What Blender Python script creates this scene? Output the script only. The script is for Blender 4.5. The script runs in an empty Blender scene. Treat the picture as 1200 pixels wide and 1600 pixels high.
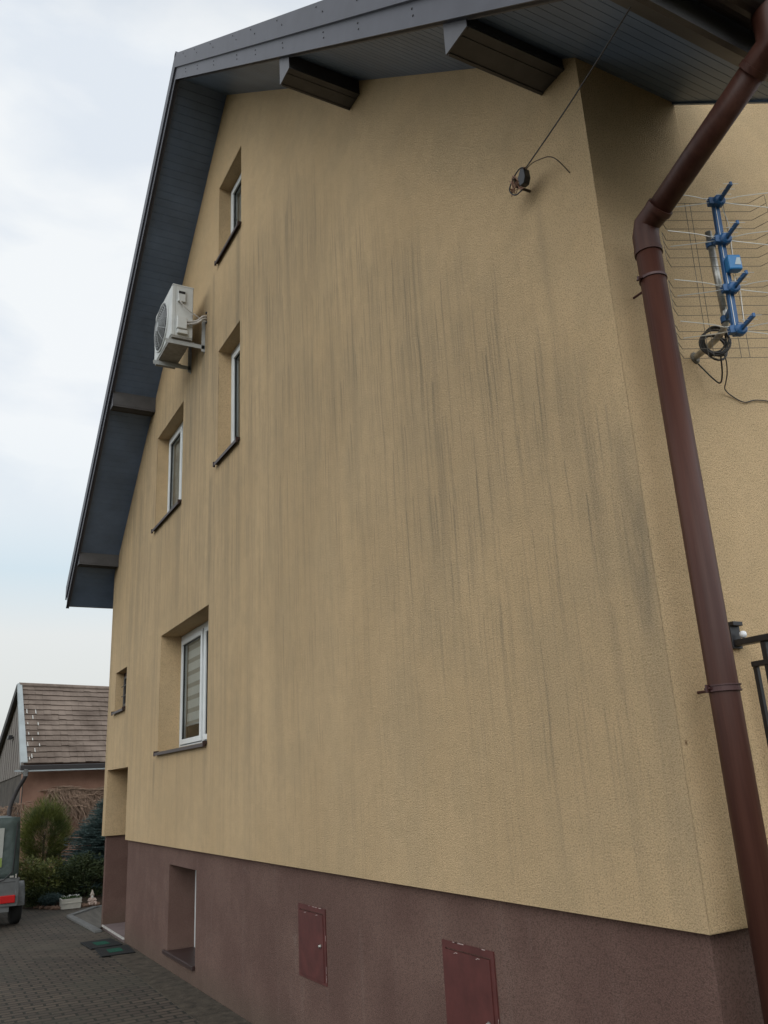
import bpy, bmesh, math, random
from math import radians, sin, cos, pi, sqrt
from mathutils import Vector, Matrix
from mathutils.geometry import tessellate_polygon
random.seed(7)
S = bpy.context.scene

# ------------------------------------------------------------------ camera
cam = bpy.data.cameras.new('camera'); co = bpy.data.objects.new('camera', cam); S.collection.objects.link(co)
A = Vector((0.87849852, -0.4750298, -0.05086296)); B = Vector((-0.10267887, -0.29171393, 0.95097846)); F = Vector((0.46658054, 0.83021062, 0.30504577))
M = Matrix((( A.x, B.x, -F.x, -2.65), (A.y, B.y, -F.y, -2.43139), (A.z, B.z, -F.z, 1.88), (0, 0, 0, 1)))
co.matrix_world = M
cam.sensor_fit = 'VERTICAL'; cam.sensor_height = 32.0; cam.sensor_width = 24.0; cam.lens = 1299.59/1600*32.0
cam.clip_start = 0.05; cam.clip_end = 3000
S.camera = co
S.render.resolution_x = 768; S.render.resolution_y = 1024
S.view_settings.view_transform = 'Standard'; S.view_settings.look = 'None'
S.view_settings.exposure = 0.0; S.view_settings.gamma = 1.0

# ------------------------------------------------------------------ world + sun
SUN_DIR = Vector((-0.62, -0.58, 0.52)).normalized()          # towards the sun
W = bpy.data.worlds.new('World'); S.world = W; W.use_nodes = True
wn = W.node_tree; wn.nodes.clear()
def N(t, kind, **kw):
    n = t.nodes.new(kind)
    for k, v in kw.items():
        if k.startswith('i_'): n.inputs[k[2:].replace('_', ' ')].default_value = v
        else: setattr(n, k, v)
    return n
wo = N(wn, 'ShaderNodeOutputWorld'); bg = N(wn, 'ShaderNodeBackground'); bg.inputs['Strength'].default_value = 0.1
sky = N(wn, 'ShaderNodeTexSky', sky_type='NISHITA', sun_disc=False)
sky.sun_elevation = math.asin(SUN_DIR.z); sky.sun_rotation = math.atan2(SUN_DIR.x, SUN_DIR.y)
tc = N(wn, 'ShaderNodeTexCoord'); mp = N(wn, 'ShaderNodeMapping'); mp.inputs['Scale'].default_value = (1.0, 1.0, 2.2); mp.inputs['Location'].default_value = (3.1, 0.7, 0.4)
wn.links.new(tc.outputs['Generated'], mp.inputs['Vector'])
cl = N(wn, 'ShaderNodeTexNoise', i_Scale=4.2, i_Detail=6.0, i_Roughness=0.5, i_Distortion=0.3); wn.links.new(mp.outputs[0], cl.inputs['Vector'])
cr = N(wn, 'ShaderNodeValToRGB'); cr.color_ramp.elements[0].position = 0.42; cr.color_ramp.elements[1].position = 0.60
cr.color_ramp.elements[0].color = (8.0, 8.6, 9.3, 1); cr.color_ramp.elements[1].color = (9.5, 9.8, 10.0, 1)
wn.links.new(cl.outputs['Fac'], cr.inputs[0])
# low band: thinner cloud with blue showing, then a pale horizon
sx = N(wn, 'ShaderNodeSeparateXYZ'); wn.links.new(tc.outputs['Generated'], sx.inputs[0])
hr = N(wn, 'ShaderNodeValToRGB'); e = hr.color_ramp.elements
e[0].position = 0.0; e[0].color = (5.6, 5.6, 5.4, 1); e[1].position = 0.55; e[1].color = (1, 1, 1, 1)
for p, c in ((0.09, (7.6, 7.8, 7.6, 1)), (0.17, (8.2, 8.4, 8.3, 1)), (0.24, (6.9, 8.1, 8.8, 1)), (0.31, (8.2, 8.9, 9.3, 1)), (0.42, (8.9, 9.4, 9.8, 1))):
    q = e.new(p); q.color = c
wn.links.new(sx.outputs['Z'], hr.inputs[0])
ml = N(wn, 'ShaderNodeMapRange', i_From_Min=0.24, i_From_Max=0.42); wn.links.new(sx.outputs['Z'], ml.inputs['Value'])
m1 = N(wn, 'ShaderNodeMix', data_type='RGBA'); wn.links.new(ml.outputs[0], m1.inputs['Factor']); wn.links.new(hr.outputs[0], m1.inputs['A']); wn.links.new(cr.outputs[0], m1.inputs['B'])
m2 = N(wn, 'ShaderNodeMix', data_type='RGBA'); m2.inputs['Factor'].default_value = 0.94
wn.links.new(sky.outputs[0], m2.inputs['A']); wn.links.new(m1.outputs['Result'], m2.inputs['B'])
# added sky shaping to light the house: brighter behind and low west, darker overhead
def wm(op, a, b=None, clamp=False):
    n = N(wn, 'ShaderNodeMath', operation=op); n.use_clamp = clamp
    for i, x in enumerate((a, b)):
        if x is None: continue
        if isinstance(x, (int, float)): n.inputs[i].default_value = x
        else: wn.links.new(x, n.inputs[i])
    return n.outputs[0]
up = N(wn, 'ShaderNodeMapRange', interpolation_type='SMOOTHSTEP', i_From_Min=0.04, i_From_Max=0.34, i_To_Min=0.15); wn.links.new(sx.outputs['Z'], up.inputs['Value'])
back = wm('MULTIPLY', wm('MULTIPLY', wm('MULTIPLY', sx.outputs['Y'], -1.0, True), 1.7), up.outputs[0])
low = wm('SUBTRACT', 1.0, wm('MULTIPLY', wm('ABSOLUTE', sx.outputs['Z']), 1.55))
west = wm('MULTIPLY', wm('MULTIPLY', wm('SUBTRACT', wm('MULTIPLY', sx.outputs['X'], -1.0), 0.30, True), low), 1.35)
beh = wm('MULTIPLY', wm('MULTIPLY', wm('MULTIPLY', sx.outputs['Y'], -2.0, True), -0.8), wm('SUBTRACT', 1.0, wm('MULTIPLY', sx.outputs['Z'], 4.0, True)))  # low sky behind the view, darkened to dim surfaces that face it
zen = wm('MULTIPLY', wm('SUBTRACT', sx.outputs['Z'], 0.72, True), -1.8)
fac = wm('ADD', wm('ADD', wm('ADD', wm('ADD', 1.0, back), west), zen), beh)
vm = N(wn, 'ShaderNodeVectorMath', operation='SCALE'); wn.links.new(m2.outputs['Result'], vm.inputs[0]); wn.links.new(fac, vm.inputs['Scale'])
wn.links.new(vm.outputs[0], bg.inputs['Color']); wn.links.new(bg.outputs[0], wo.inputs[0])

sl = bpy.data.lights.new('sun', 'SUN'); so = bpy.data.objects.new('sun', sl); S.collection.objects.link(so)
sl.energy = 0.6; sl.angle = radians(40); sl.color = (1.0, 0.96, 0.88)
so.rotation_euler = SUN_DIR.to_track_quat('Z', 'Y').to_euler(); so.location = (-20, 5, 30)

# ------------------------------------------------------------------ helpers
def link(o, parent=None):
    S.collection.objects.link(o)
    if parent: o.parent = parent
    return o
def obj(name, bm, mat, parent=None, smooth=False, bevel=0.0, recalc=True):
    if recalc: bmesh.ops.recalc_face_normals(bm, faces=bm.faces[:])
    me = bpy.data.meshes.new(name); bm.to_mesh(me); bm.free()
    if smooth:
        for p in me.polygons: p.use_smooth = True
    o = bpy.data.objects.new(name, me)
    for m in (mat if isinstance(mat, (list, tuple)) else [mat]): me.materials.append(m)
    link(o, parent)
    if bevel:
        md = o.modifiers.new('bevel', 'BEVEL'); md.width = bevel; md.segments = 2; md.limit_method = 'ANGLE'; md.angle_limit = radians(50)
    return o
def tag(o, label=None, cat=None, group=None, kind=None):
    if label: o['label'] = label
    if cat: o['category'] = cat
    if group: o['group'] = group
    if kind: o['kind'] = kind
    return o
def empty(name, loc, label, cat, group=None):
    o = bpy.data.objects.new(name, None); link(o); o.location = loc; o.empty_display_size = 0.2
    return tag(o, label, cat, group)
def attach(o, root):
    """parent keeping world position (root is an unrotated empty)"""
    o.parent = root
    o.matrix_parent_inverse = Matrix.Translation(-Vector(root.location))
    return o
def box(bm, x0, x1, y0, y1, z0, z1, mi=0):
    vs = [bm.verts.new(p) for p in ((x0,y0,z0),(x1,y0,z0),(x1,y1,z0),(x0,y1,z0),(x0,y0,z1),(x1,y0,z1),(x1,y1,z1),(x0,y1,z1))]
    for f in ((0,3,2,1),(4,5,6,7),(0,1,5,4),(1,2,6,5),(2,3,7,6),(3,0,4,7)):
        fc = bm.faces.new([vs[i] for i in f]); fc.material_index = mi
def obox(bm, c, ux, uy, uz, mi=0):
    """box from centre and three half vectors"""
    c = Vector(c); ux = Vector(ux); uy = Vector(uy); uz = Vector(uz)
    vs = [bm.verts.new(c + a*ux + b*uy + d*uz) for a, b, d in ((-1,-1,-1),(1,-1,-1),(1,1,-1),(-1,1,-1),(-1,-1,1),(1,-1,1),(1,1,1),(-1,1,1))]
    for f in ((0,3,2,1),(4,5,6,7),(0,1,5,4),(1,2,6,5),(2,3,7,6),(3,0,4,7)):
        fc = bm.faces.new([vs[i] for i in f]); fc.material_index = mi
def quad(bm, *ps, mi=0):
    f = bm.faces.new([bm.verts.new(p) for p in ps]); f.material_index = mi; return f
def prism(bm, pts, off, mi=0):
    """polygon pts (3D, planar) extruded by vector off"""
    off = Vector(off); a = [bm.verts.new(p) for p in pts]; b = [bm.verts.new(Vector(p)+off) for p in pts]
    bm.faces.new(a).material_index = mi; bm.faces.new(b[::-1]).material_index = mi
    for i in range(len(pts)):
        j = (i+1) % len(pts); bm.faces.new((a[i], a[j], b[j], b[i])).material_index = mi
def tube(bm, pts, r, seg=8, cap=True, mi=0):
    pts = [Vector(p) for p in pts]; rs = r if isinstance(r, (list, tuple)) else [r]*len(pts)
    rings = []; prev = None
    for i, p in enumerate(pts):
        if i == 0: d = pts[1]-p
        elif i == len(pts)-1: d = p-pts[i-1]
        else: d = (pts[i+1]-p).normalized() + (p-pts[i-1]).normalized()
        d.normalize()
        if prev is None:
            u = d.orthogonal().normalized()
        else:
            u = (prev - d*prev.dot(d)); u = u.normalized() if u.length > 1e-6 else d.orthogonal().normalized()
        prev = u; v = d.cross(u)
        k = 1.0
        if 0 < i < len(pts)-1:
            ca = (pts[i+1]-p).normalized().dot((p-pts[i-1]).normalized()); k = 1/max(0.5, sqrt(max(0.05, (1+ca)/2)))
            k = min(k, 1.25)
        rings.append([bm.verts.new(p + (u*cos(2*pi*s/seg) + v*sin(2*pi*s/seg))*rs[i]) for s in range(seg)])
    for a, b in zip(rings, rings[1:]):
        for s in range(seg):
            t = (s+1) % seg; bm.faces.new((a[s], a[t], b[t], b[s])).material_index = mi
    if cap: bm.faces.new(rings[0][::-1]).material_index = mi; bm.faces.new(rings[-1]).material_index = mi
def lathe(bm, c, prof, seg=20, axis=None, mi=0):
    """prof: list of (r, h) about +Z (or axis) at c"""
    c = Vector(c); R = (Vector(axis).normalized().to_track_quat('Z', 'Y').to_matrix() if axis is not None else Matrix.Identity(3))
    rings = [[bm.verts.new(c + R @ Vector((r*cos(2*pi*s/seg), r*sin(2*pi*s/seg), h))) for s in range(seg)] for r, h in prof]
    for a, b in zip(rings, rings[1:]):
        for s in range(seg):
            t = (s+1) % seg; bm.faces.new((a[s], a[t], b[t], b[s])).material_index = mi
    bm.faces.new(rings[0][::-1]).material_index = mi; bm.faces.new(rings[-1]).material_index = mi
def smoothpath(pts, n=6):
    pts = [Vector(p) for p in pts]; P = [pts[0]*2-pts[1]] + pts + [pts[-1]*2-pts[-2]]; out = []
    for i in range(1, len(P)-2):
        for k in range(n):
            t = k/n; a, b, c, d = P[i-1], P[i], P[i+1], P[i+2]
            out.append(0.5*((2*b) + (c-a)*t + (2*a-5*b+4*c-d)*t*t + (3*b-a-3*c+d)*t**3))
    return out + [pts[-1]]
def poly_holes(bm, outer, holes, place, mi=0):
    """planar polygon (2D lists) with holes; place(u,v)->3D"""
    loops = [[Vector((u, v, 0)) for u, v in outer]] + [[Vector((u, v, 0)) for u, v in h] for h in holes]
    flat = [v for l in loops for v in l]
    vs = [bm.verts.new(place(v.x, v.y)) for v in flat]
    for t in tessellate_polygon(loops):
        try: bm.faces.new([vs[i] for i in t]).material_index = mi
        except ValueError: pass

# ------------------------------------------------------------------ materials
def mat(name, base=(0.5, 0.5, 0.5), rough=0.6, metal=0.0, spec=0.5, noise=None, bump=None, grime=0.0):
    """noise=(scale, amount, detail), bump=(scale, strength, distance)"""
    m = bpy.data.materials.new(name); m.use_nodes = True; t = m.node_tree; b = t.nodes['Principled BSDF']
    b.inputs['Base Color'].default_value = (*base, 1); b.inputs['Roughness'].default_value = rough
    b.inputs['Metallic'].default_value = metal; b.inputs['Specular IOR Level'].default_value = spec
    o = N(t, 'ShaderNodeTexCoord')
    if noise:
        n = N(t, 'ShaderNodeTexNoise', i_Scale=noise[0], i_Detail=noise[2] if len(noise) > 2 else 4.0, i_Roughness=0.6); t.links.new(o.outputs['Object'], n.inputs['Vector'])
        r = N(t, 'ShaderNodeValToRGB'); r.color_ramp.elements[0].position = 0.3; r.color_ramp.elements[1].position = 0.7
        a = noise[1]
        r.color_ramp.elements[0].color = (*[c*(1-a) for c in base], 1); r.color_ramp.elements[1].color = (*[min(1, c*(1+a)) for c in base], 1)
        t.links.new(n.outputs['Fac'], r.inputs[0]); t.links.new(r.outputs[0], b.inputs['Base Color'])
    if bump:
        n2 = N(t, 'ShaderNodeTexNoise', i_Scale=bump[0], i_Detail=3.0); t.links.new(o.outputs['Object'], n2.inputs['Vector'])
        bu = N(t, 'ShaderNodeBump', i_Strength=bump[1], i_Distance=bump[2]); t.links.new(n2.outputs['Fac'], bu.inputs['Height']); t.links.new(bu.outputs[0], b.inputs['Normal'])
    return m

class G:
    """tiny node-graph helper for math"""
    def __init__(s, t): s.t = t
    def v(s, op, a, b=None, c=None, clamp=False):
        n = N(s.t, 'ShaderNodeMath', operation=op); n.use_clamp = clamp
        for i, x in enumerate((a, b, c)):
            if x is None: continue
            if isinstance(x, (int, float)): n.inputs[i].default_value = x
            else: s.t.links.new(x, n.inputs[i])
        return n.outputs[0]
    def vec(s, x, y, z=0.0):
        n = N(s.t, 'ShaderNodeCombineXYZ')
        for i, q in enumerate((x, y, z)):
            if isinstance(q, (int, float)): n.inputs[i].default_value = q
            else: s.t.links.new(q, n.inputs[i])
        return n.outputs[0]
    def noise(s, vec, scale=1.0, detail=2.0, rough=0.5):
        n = N(s.t, 'ShaderNodeTexNoise', i_Scale=scale, i_Detail=detail, i_Roughness=rough); s.t.links.new(vec, n.inputs['Vector']); return n.outputs['Fac']
    def ss(s, x, a, b):
        n = N(s.t, 'ShaderNodeMapRange', interpolation_type='SMOOTHSTEP', i_From_Min=a, i_From_Max=b); s.t.links.new(x, n.inputs['Value']); return n.outputs[0]
    def mix(s, f, a, b):
        n = N(s.t, 'ShaderNodeMix', data_type='RGBA')
        if isinstance(f, (int, float)): n.inputs['Factor'].default_value = f
        else: s.t.links.new(f, n.inputs['Factor'])
        for k, q in (('A', a), ('B', b)):
            if isinstance(q, tuple): n.inputs[k].default_value = (*q, 1)
            else: s.t.links.new(q, n.inputs[k])
        return n.outputs['Result']

def plaster_mat():
    m = bpy.data.materials.new('yellow_plaster'); m.use_nodes = True; t = m.node_tree; b = t.nodes['Principled BSDF']; g = G(t)
    b.inputs['Roughness'].default_value = 0.93; b.inputs['Specular IOR Level'].default_value = 0.2
    o = N(t, 'ShaderNodeTexCoord').outputs['Object']; s = N(t, 'ShaderNodeSeparateXYZ'); t.links.new(o, s.inputs[0]); X, Y, Z = s.outputs
    y = g.v('ADD', Y, g.v('MULTIPLY', g.v('SUBTRACT', g.noise(g.vec(Y, g.v('MULTIPLY', Z, 0.7)), 2.0, 2), 0.5), 0.05))
    # soft large tone differences
    big = g.noise(g.vec(X, Y, Z), 0.7, 3)
    mott = g.noise(o, 9.0, 4, 0.6)
    grain = g.noise(o, 125.0, 2, 0.65)
    # run-down streaks: each column starts at its own height, sharp at its head and fading downwards
    def streak(fy, width_lo, width_hi, jitter, fade, seed, fz=0.12):
        yy = g.v('MULTIPLY', y, fy)
        col = g.noise(g.vec(yy, g.v('MULTIPLY', Z, fz), seed), 1.0, 2, 0.55)
        body = g.ss(col, width_lo, width_hi)
        st = g.noise(g.vec(yy, g.v('MULTIPLY', Z, 0.06), seed+7.3), 1.3, 1)
        basez = g.v('MINIMUM', g.v('ADD', g.v('MULTIPLY', Y, 1.05), 3.45), 6.6)
        zs = g.v('ADD', basez, g.v('MULTIPLY', g.v('SUBTRACT', st, 0.5), jitter))
        d = g.v('SUBTRACT', zs, Z)                      # depth below the head of the streak
        head = g.ss(d, -0.05, 0.22)
        tail = g.v('SUBTRACT', 1.0, g.ss(d, fade*0.35, fade))
        return g.v('MULTIPLY', g.v('MULTIPLY', body, head), g.v('ADD', g.v('MULTIPLY', tail, 0.85), 0.15))
    def white(vec):
        n = N(t, 'ShaderNodeTexWhiteNoise', noise_dimensions='3D'); t.links.new(vec, n.inputs['Vector']); return n
    grainc = g.noise(o, 120.0, 2, 0.6)
    yw = g.v('ADD', y, g.v('MULTIPLY', g.v('SUBTRACT', g.noise(g.vec(g.v('MULTIPLY', Y, 14.0), g.v('MULTIPLY', Z, 9.0), 1.5), 1.0, 3, 0.7), 0.5), 0.012))
    def wedge(w, L_, thr, seed, w0=0.13, w1=0.33, pw=1.0):
        cy = g.v('ADD', g.v('DIVIDE', yw, w), seed); col = g.v('FLOOR', cy)
        r1 = white(g.vec(col, seed, 0.0)).outputs['Value']
        zz = g.v('ADD', g.v('DIVIDE', Z, L_), g.v('MULTIPLY', r1, 7.0)); row = g.v('FLOOR', zz)
        wn_ = white(g.vec(col, row, seed+3.0)); rc = N(t, 'ShaderNodeSeparateColor'); t.links.new(wn_.outputs['Color'], rc.inputs[0])
        v = g.v('SUBTRACT', 1.0, g.v('FRACT', zz)); v = g.v('DIVIDE', v, g.v('ADD', 0.45, g.v('MULTIPLY', rc.outputs[2], 0.55)))
        u = g.v('ABSOLUTE', g.v('SUBTRACT', g.v('SUBTRACT', g.v('FRACT', cy), 0.5), g.v('MULTIPLY', g.v('SUBTRACT', rc.outputs[1], 0.5), 0.35)))
        hw = g.v('ADD', w0, g.v('MULTIPLY', g.v('MINIMUM', v, 1.0), w1))
        m_ = g.v('SUBTRACT', 1.0, g.v('DIVIDE', u, hw), clamp=True)
        a_ = g.v('MULTIPLY', g.ss(v, 0.0, 0.05), g.v('POWER', g.v('SUBTRACT', 1.0, g.v('MINIMUM', v, 1.0), clamp=True), pw))
        return g.v('MULTIPLY', g.v('MULTIPLY', m_, a_), g.ss(rc.outputs[0], thr, 1.0))
    wsum = None
    for args, wt in (((0.032, 0.62, 0.32, 11.3), 1.0), ((0.050, 0.95, 0.32, 23.7), 1.15), ((0.075, 1.30, 0.34, 37.1), .95), ((0.023, 0.45, 0.35, 51.9), .80), ((0.13, 1.8, 0.30, 63.3), .75), ((0.040, 0.75, 0.40, 77.7), 1.0)):
        q = g.v('MULTIPLY', wedge(*args), wt); wsum = q if wsum is None else g.v('ADD', wsum, q)
    jag = g.noise(g.vec(g.v('MULTIPLY', Y, 5.0), 0.0, 2.0), 1.0, 3, 0.7)
    basez = g.v('ADD', g.v('MINIMUM', g.v('ADD', g.v('MULTIPLY', Y, 1.05), 3.55), 7.4), g.v('MULTIPLY', g.v('SUBTRACT', jag, 0.5), 1.6))
    depth = g.v('SUBTRACT', basez, Z)
    zone = g.v('MULTIPLY', g.ss(depth, -0.5, 0.5), g.v('SUBTRACT', 1.0, g.v('MULTIPLY', g.ss(depth, 1.2, 3.6), 0.42)))
    s1 = streak(26.0, 0.53, 0.70, 5.0, 2.6, 1.0, 0.35); s3 = streak(9.0, 0.46, 0.72, 4.0, 3.4, 9.0)
    onface = g.v('MULTIPLY', g.ss(Y, 0.03, 0.22), g.v('SUBTRACT', 1.0, g.ss(X, 0.004, 0.01)))
    patch = g.ss(g.noise(g.vec(g.v('MULTIPLY', Y, 0.9), g.v('MULTIPLY', Z, 0.6), 3.0), 1.0, 3, 0.55), 0.25, 0.58)
    st = g.v('MULTIPLY', g.v('ADD', g.v('MULTIPLY', wsum, 0.62), g.v('ADD', g.v('MULTIPLY', s3, 0.20), g.v('MULTIPLY', s1, 0.10))), zone)
    film = g.v('MULTIPLY', g.v('MULTIPLY', zone, patch), 0.20)     # thin grey film between the runs
    st = g.v('ADD', g.v('MULTIPLY', st, g.v('ADD', g.v('MULTIPLY', patch, 0.45), 0.62)), film)
    st = g.v('MULTIPLY', g.v('MULTIPLY', st, onface), g.v('ADD', 0.68, g.v('MULTIPLY', g.v('SUBTRACT', 1.0, g.ss(grainc, 0.38, 0.60)), 0.55)))
    low = g.ss(Z, 1.3, 2.3)                              # the foot of the wall is washed cleaner
    st = g.v('MULTIPLY', st, g.v('ADD', g.v('MULTIPLY', g.ss(Z, 1.3, 3.0), 0.55), 0.45))
    # vertical soft bands over the whole far part of the wall
    band = g.ss(g.noise(g.vec(g.v('MULTIPLY', y, 5.5), g.v('MULTIPLY', Z, 0.10), 2.0), 1.0, 4, 0.65), 0.42, 0.68)
    band = g.v('MULTIPLY', g.v('MULTIPLY', band, onface), g.v('MULTIPLY', g.ss(Y, 2.5, 5.2), g.v('SUBTRACT', 1.0, g.ss(Z, 6.6, 8.6))))
    band = g.v('MULTIPLY', band, g.v('ADD', g.v('MULTIPLY', low, 0.75), 0.25))
    # sooty edge beside the near corner
    def bump1(v, c, w):
        q = g.v('DIVIDE', g.v('SUBTRACT', v, c), w); return g.v('POWER', 2.718, g.v('MULTIPLY', g.v('MULTIPLY', q, q), -1.0))
    ez = g.v('MAXIMUM', bump1(Z, 2.75, 0.55), g.v('MULTIPLY', bump1(Z, 2.2, 1.1), 0.55))
    ragged = g.ss(g.noise(g.vec(g.v('MULTIPLY', Y, 30.0), g.v('MULTIPLY', Z, 3.0), 4.0), 1.0, 4, 0.7), 0.25, 0.65)
    edge = g.v('MULTIPLY', g.v('MULTIPLY', g.v('MULTIPLY', bump1(Y, 0.05, 0.085), ez), onface0(g, X, Y)), g.v('ADD', g.v('MULTIPLY', ragged, 0.6), 0.4))
    # run-off below sill ends and the heat pump bracket
    def drip(yc, w, ztop, ln, a):
        d = g.v('SUBTRACT', ztop, Z)
        return g.v('MULTIPLY', g.v('MULTIPLY', g.v('MULTIPLY', bump1(y, yc, w), g.ss(d, 0.0, 0.12)), g.v('SUBTRACT', 1.0, g.ss(d, ln*0.3, ln))), g.v('MULTIPLY', onface, a))
    dr = None
    for a in ((5.33, .07, 7.98, 3.0, .55), (6.25, .05, 7.98, 2.6, .45), (6.55, .16, 7.9, 2.6, .45), (5.3, .05, 5.33, 2.5, .35), (6.28, .05, 5.3, 1.6, .4), (7.6, .08, 5.33, 2.4, .45), (9.1, .06, 5.3, 1.8, .35),
              (8.5, .06, 2.3, .8, .35), (6.35, .06, 2.3, .8, .3), (7.1, .3, 6.9, 2.0, .3), (0.42, .03, 4.82, 1.2, .25)):
        q = drip(*a); dr = q if dr is None else g.v('MAXIMUM', dr, q)
    rs_ = g.v('MULTIPLY', bump1(X, 0.03, 0.006), g.v('MULTIPLY', bump1(Z, 1.955, 0.009), g.v('SUBTRACT', 1.0, g.ss(Y, 0.0, 0.01))))
    tot = g.v('ADD', g.v('ADD', g.v('MULTIPLY', st, 1.25), g.v('MULTIPLY', band, 0.26)), g.v('ADD', dr, g.v('MULTIPLY', edge, 1.0)), clamp=True)
    base = g.mix(g.ss(big, 0.3, 0.7), (0.515, 0.366, 0.208), (0.565, 0.406, 0.236))
    patchy = g.ss(g.noise(o, 2.1, 5, 0.6), 0.45, 0.62)
    base = g.mix(g.v('MULTIPLY', patchy, 0.22), base, (0.395, 0.305, 0.190))
    base = g.mix(g.v('MULTIPLY', g.ss(mott, 0.35, 0.75), 0.22), base, (0.37, 0.28, 0.155))
    base = g.mix(rs_, base, (0.10, 0.04, 0.015))
    dirty = g.mix(g.v('MULTIPLY', tot, 0.72), base, (0.160, 0.136, 0.100))
    fin = g.mix(g.v('MULTIPLY', g.v('SUBTRACT', 1.0, g.ss(grain, 0.33, 0.52)), 0.55), dirty, (0.19, 0.15, 0.075))
    t.links.new(fin, b.inputs['Base Color'])
    bv = N(t, 'ShaderNodeBevel', samples=4); bv.inputs['Radius'].default_value = 0.010
    bu = N(t, 'ShaderNodeBump', i_Strength=0.9, i_Distance=0.008); t.links.new(bv.outputs[0], bu.inputs['Normal']); t.links.new(g.noise(o, 130.0, 3, 0.65), bu.inputs['Height'])
    bu2 = N(t, 'ShaderNodeBump', i_Strength=0.25, i_Distance=0.02); t.links.new(g.noise(o, 5.0, 3, 0.5), bu2.inputs['Height']); t.links.new(bu.outputs[0], bu2.inputs['Normal'])
    t.links.new(bu2.outputs[0], b.inputs['Normal'])
    return m
def onface0(g, X, Y): return g.v('MULTIPLY', g.ss(Y, -0.002, 0.002), g.v('SUBTRACT', 1.0, g.ss(X, 0.004, 0.01)))

def plinth_mat():
    m = bpy.data.materials.new('mauve_plinth_plaster'); m.use_nodes = True; t = m.node_tree; b = t.nodes['Principled BSDF']; g = G(t)
    b.inputs['Roughness'].default_value = 0.9; b.inputs['Specular IOR Level'].default_value = 0.2
    o = N(t, 'ShaderNodeTexCoord').outputs['Object']; s = N(t, 'ShaderNodeSeparateXYZ'); t.links.new(o, s.inputs[0]); X, Y, Z = s.outputs
    base = g.mix(g.ss(g.noise(o, 1.6, 4, 0.6), 0.35, 0.7), (0.130, 0.076, 0.062), (0.168, 0.104, 0.084))
    run = g.ss(g.noise(g.vec(g.v('MULTIPLY', Y, 9.0), g.v('MULTIPLY', Z, 0.9), X), 1.0, 4, 0.6), 0.54, 0.72)
    base = g.mix(g.v('MULTIPLY', run, 0.16), base, (0.22, 0.17, 0.145))
    pale = g.ss(g.noise(o, 3.1, 5, 0.75), 0.60, 0.78)
    base = g.mix(g.v('MULTIPLY', pale, 0.35), base, (0.25, 0.20, 0.175))
    base = g.mix(g.v('MULTIPLY', g.v('SUBTRACT', 1.0, g.ss(g.noise(o, 125.0, 2, 0.65), 0.33, 0.55)), 0.55), base, (0.045, 0.028, 0.023))
    base = g.mix(g.v('MULTIPLY', g.v('SUBTRACT', 1.0, g.ss(Z, 0.0, 0.35)), 0.4), base, (0.085, 0.072, 0.050))
    t.links.new(base, b.inputs['Base Color'])
    bu = N(t, 'ShaderNodeBump', i_Strength=0.9, i_Distance=0.007); t.links.new(g.noise(o, 130.0, 3, 0.6), bu.inputs['Height']); t.links.new(bu.outputs[0], b.inputs['Normal'])
    return m
def paving_mat():
    m = bpy.data.materials.new('block_paving'); m.use_nodes = True; t = m.node_tree; b = t.nodes['Principled BSDF']; g = G(t)
    b.inputs['Roughness'].default_value = 0.85; b.inputs['Specular IOR Level'].default_value = 0.3
    o = N(t, 'ShaderNodeTexCoord').outputs['Object']
    wob = N(t, 'ShaderNodeVectorMath', operation='ADD'); sc = N(t, 'ShaderNodeVectorMath', operation='SCALE'); sc.inputs['Scale'].default_value = 0.03
    nz = N(t, 'ShaderNodeTexNoise', i_Scale=3.0); t.links.new(o, nz.inputs['Vector']); t.links.new(nz.outputs['Color'], sc.inputs[0]); t.links.new(o, wob.inputs[0]); t.links.new(sc.outputs[0], wob.inputs[1])
    br = N(t, 'ShaderNodeTexBrick', i_Scale=1.0, i_Mortar_Size=0.013, i_Mortar_Smooth=0.2, i_Brick_Width=0.20, i_Row_Height=0.10, i_Bias=0.0)
    br.inputs['Color1'].default_value = (0.092, 0.071, 0.053, 1); br.inputs['Color2'].default_value = (0.055, 0.043, 0.034, 1); br.inputs['Mortar'].default_value = (0.018, 0.017, 0.012, 1)
    t.links.new(wob.outputs[0], br.inputs['Vector'])
    c = g.mix(g.v('MULTIPLY', g.ss(g.noise(o, 0.9, 5, 0.65), 0.45, 0.62), 0.55), br.outputs['Color'], (0.050, 0.047, 0.034))
    c = g.mix(g.v('MULTIPLY', g.ss(g.noise(o, 0.35, 4, 0.6), 0.5, 0.62), 0.4), c, (0.115, 0.095, 0.072))
    c = g.mix(g.v('MULTIPLY', g.ss(g.noise(o, 60.0, 3, 0.6), 0.5, 0.8), 0.3), c, (0.12, 0.10, 0.08))
    t.links.new(c, b.inputs['Base Color'])
    bu = N(t, 'ShaderNodeBump', i_Strength=0.8, i_Distance=0.012); bu.invert = True; t.links.new(br.outputs['Fac'], bu.inputs['Height'])
    bu2 = N(t, 'ShaderNodeBump', i_Strength=0.4, i_Distance=0.004); t.links.new(g.noise(o, 90.0, 3), bu2.inputs['Height']); t.links.new(bu.outputs[0], bu2.inputs['Normal'])
    t.links.new(bu2.outputs[0], b.inputs['Normal'])
    return m
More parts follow.
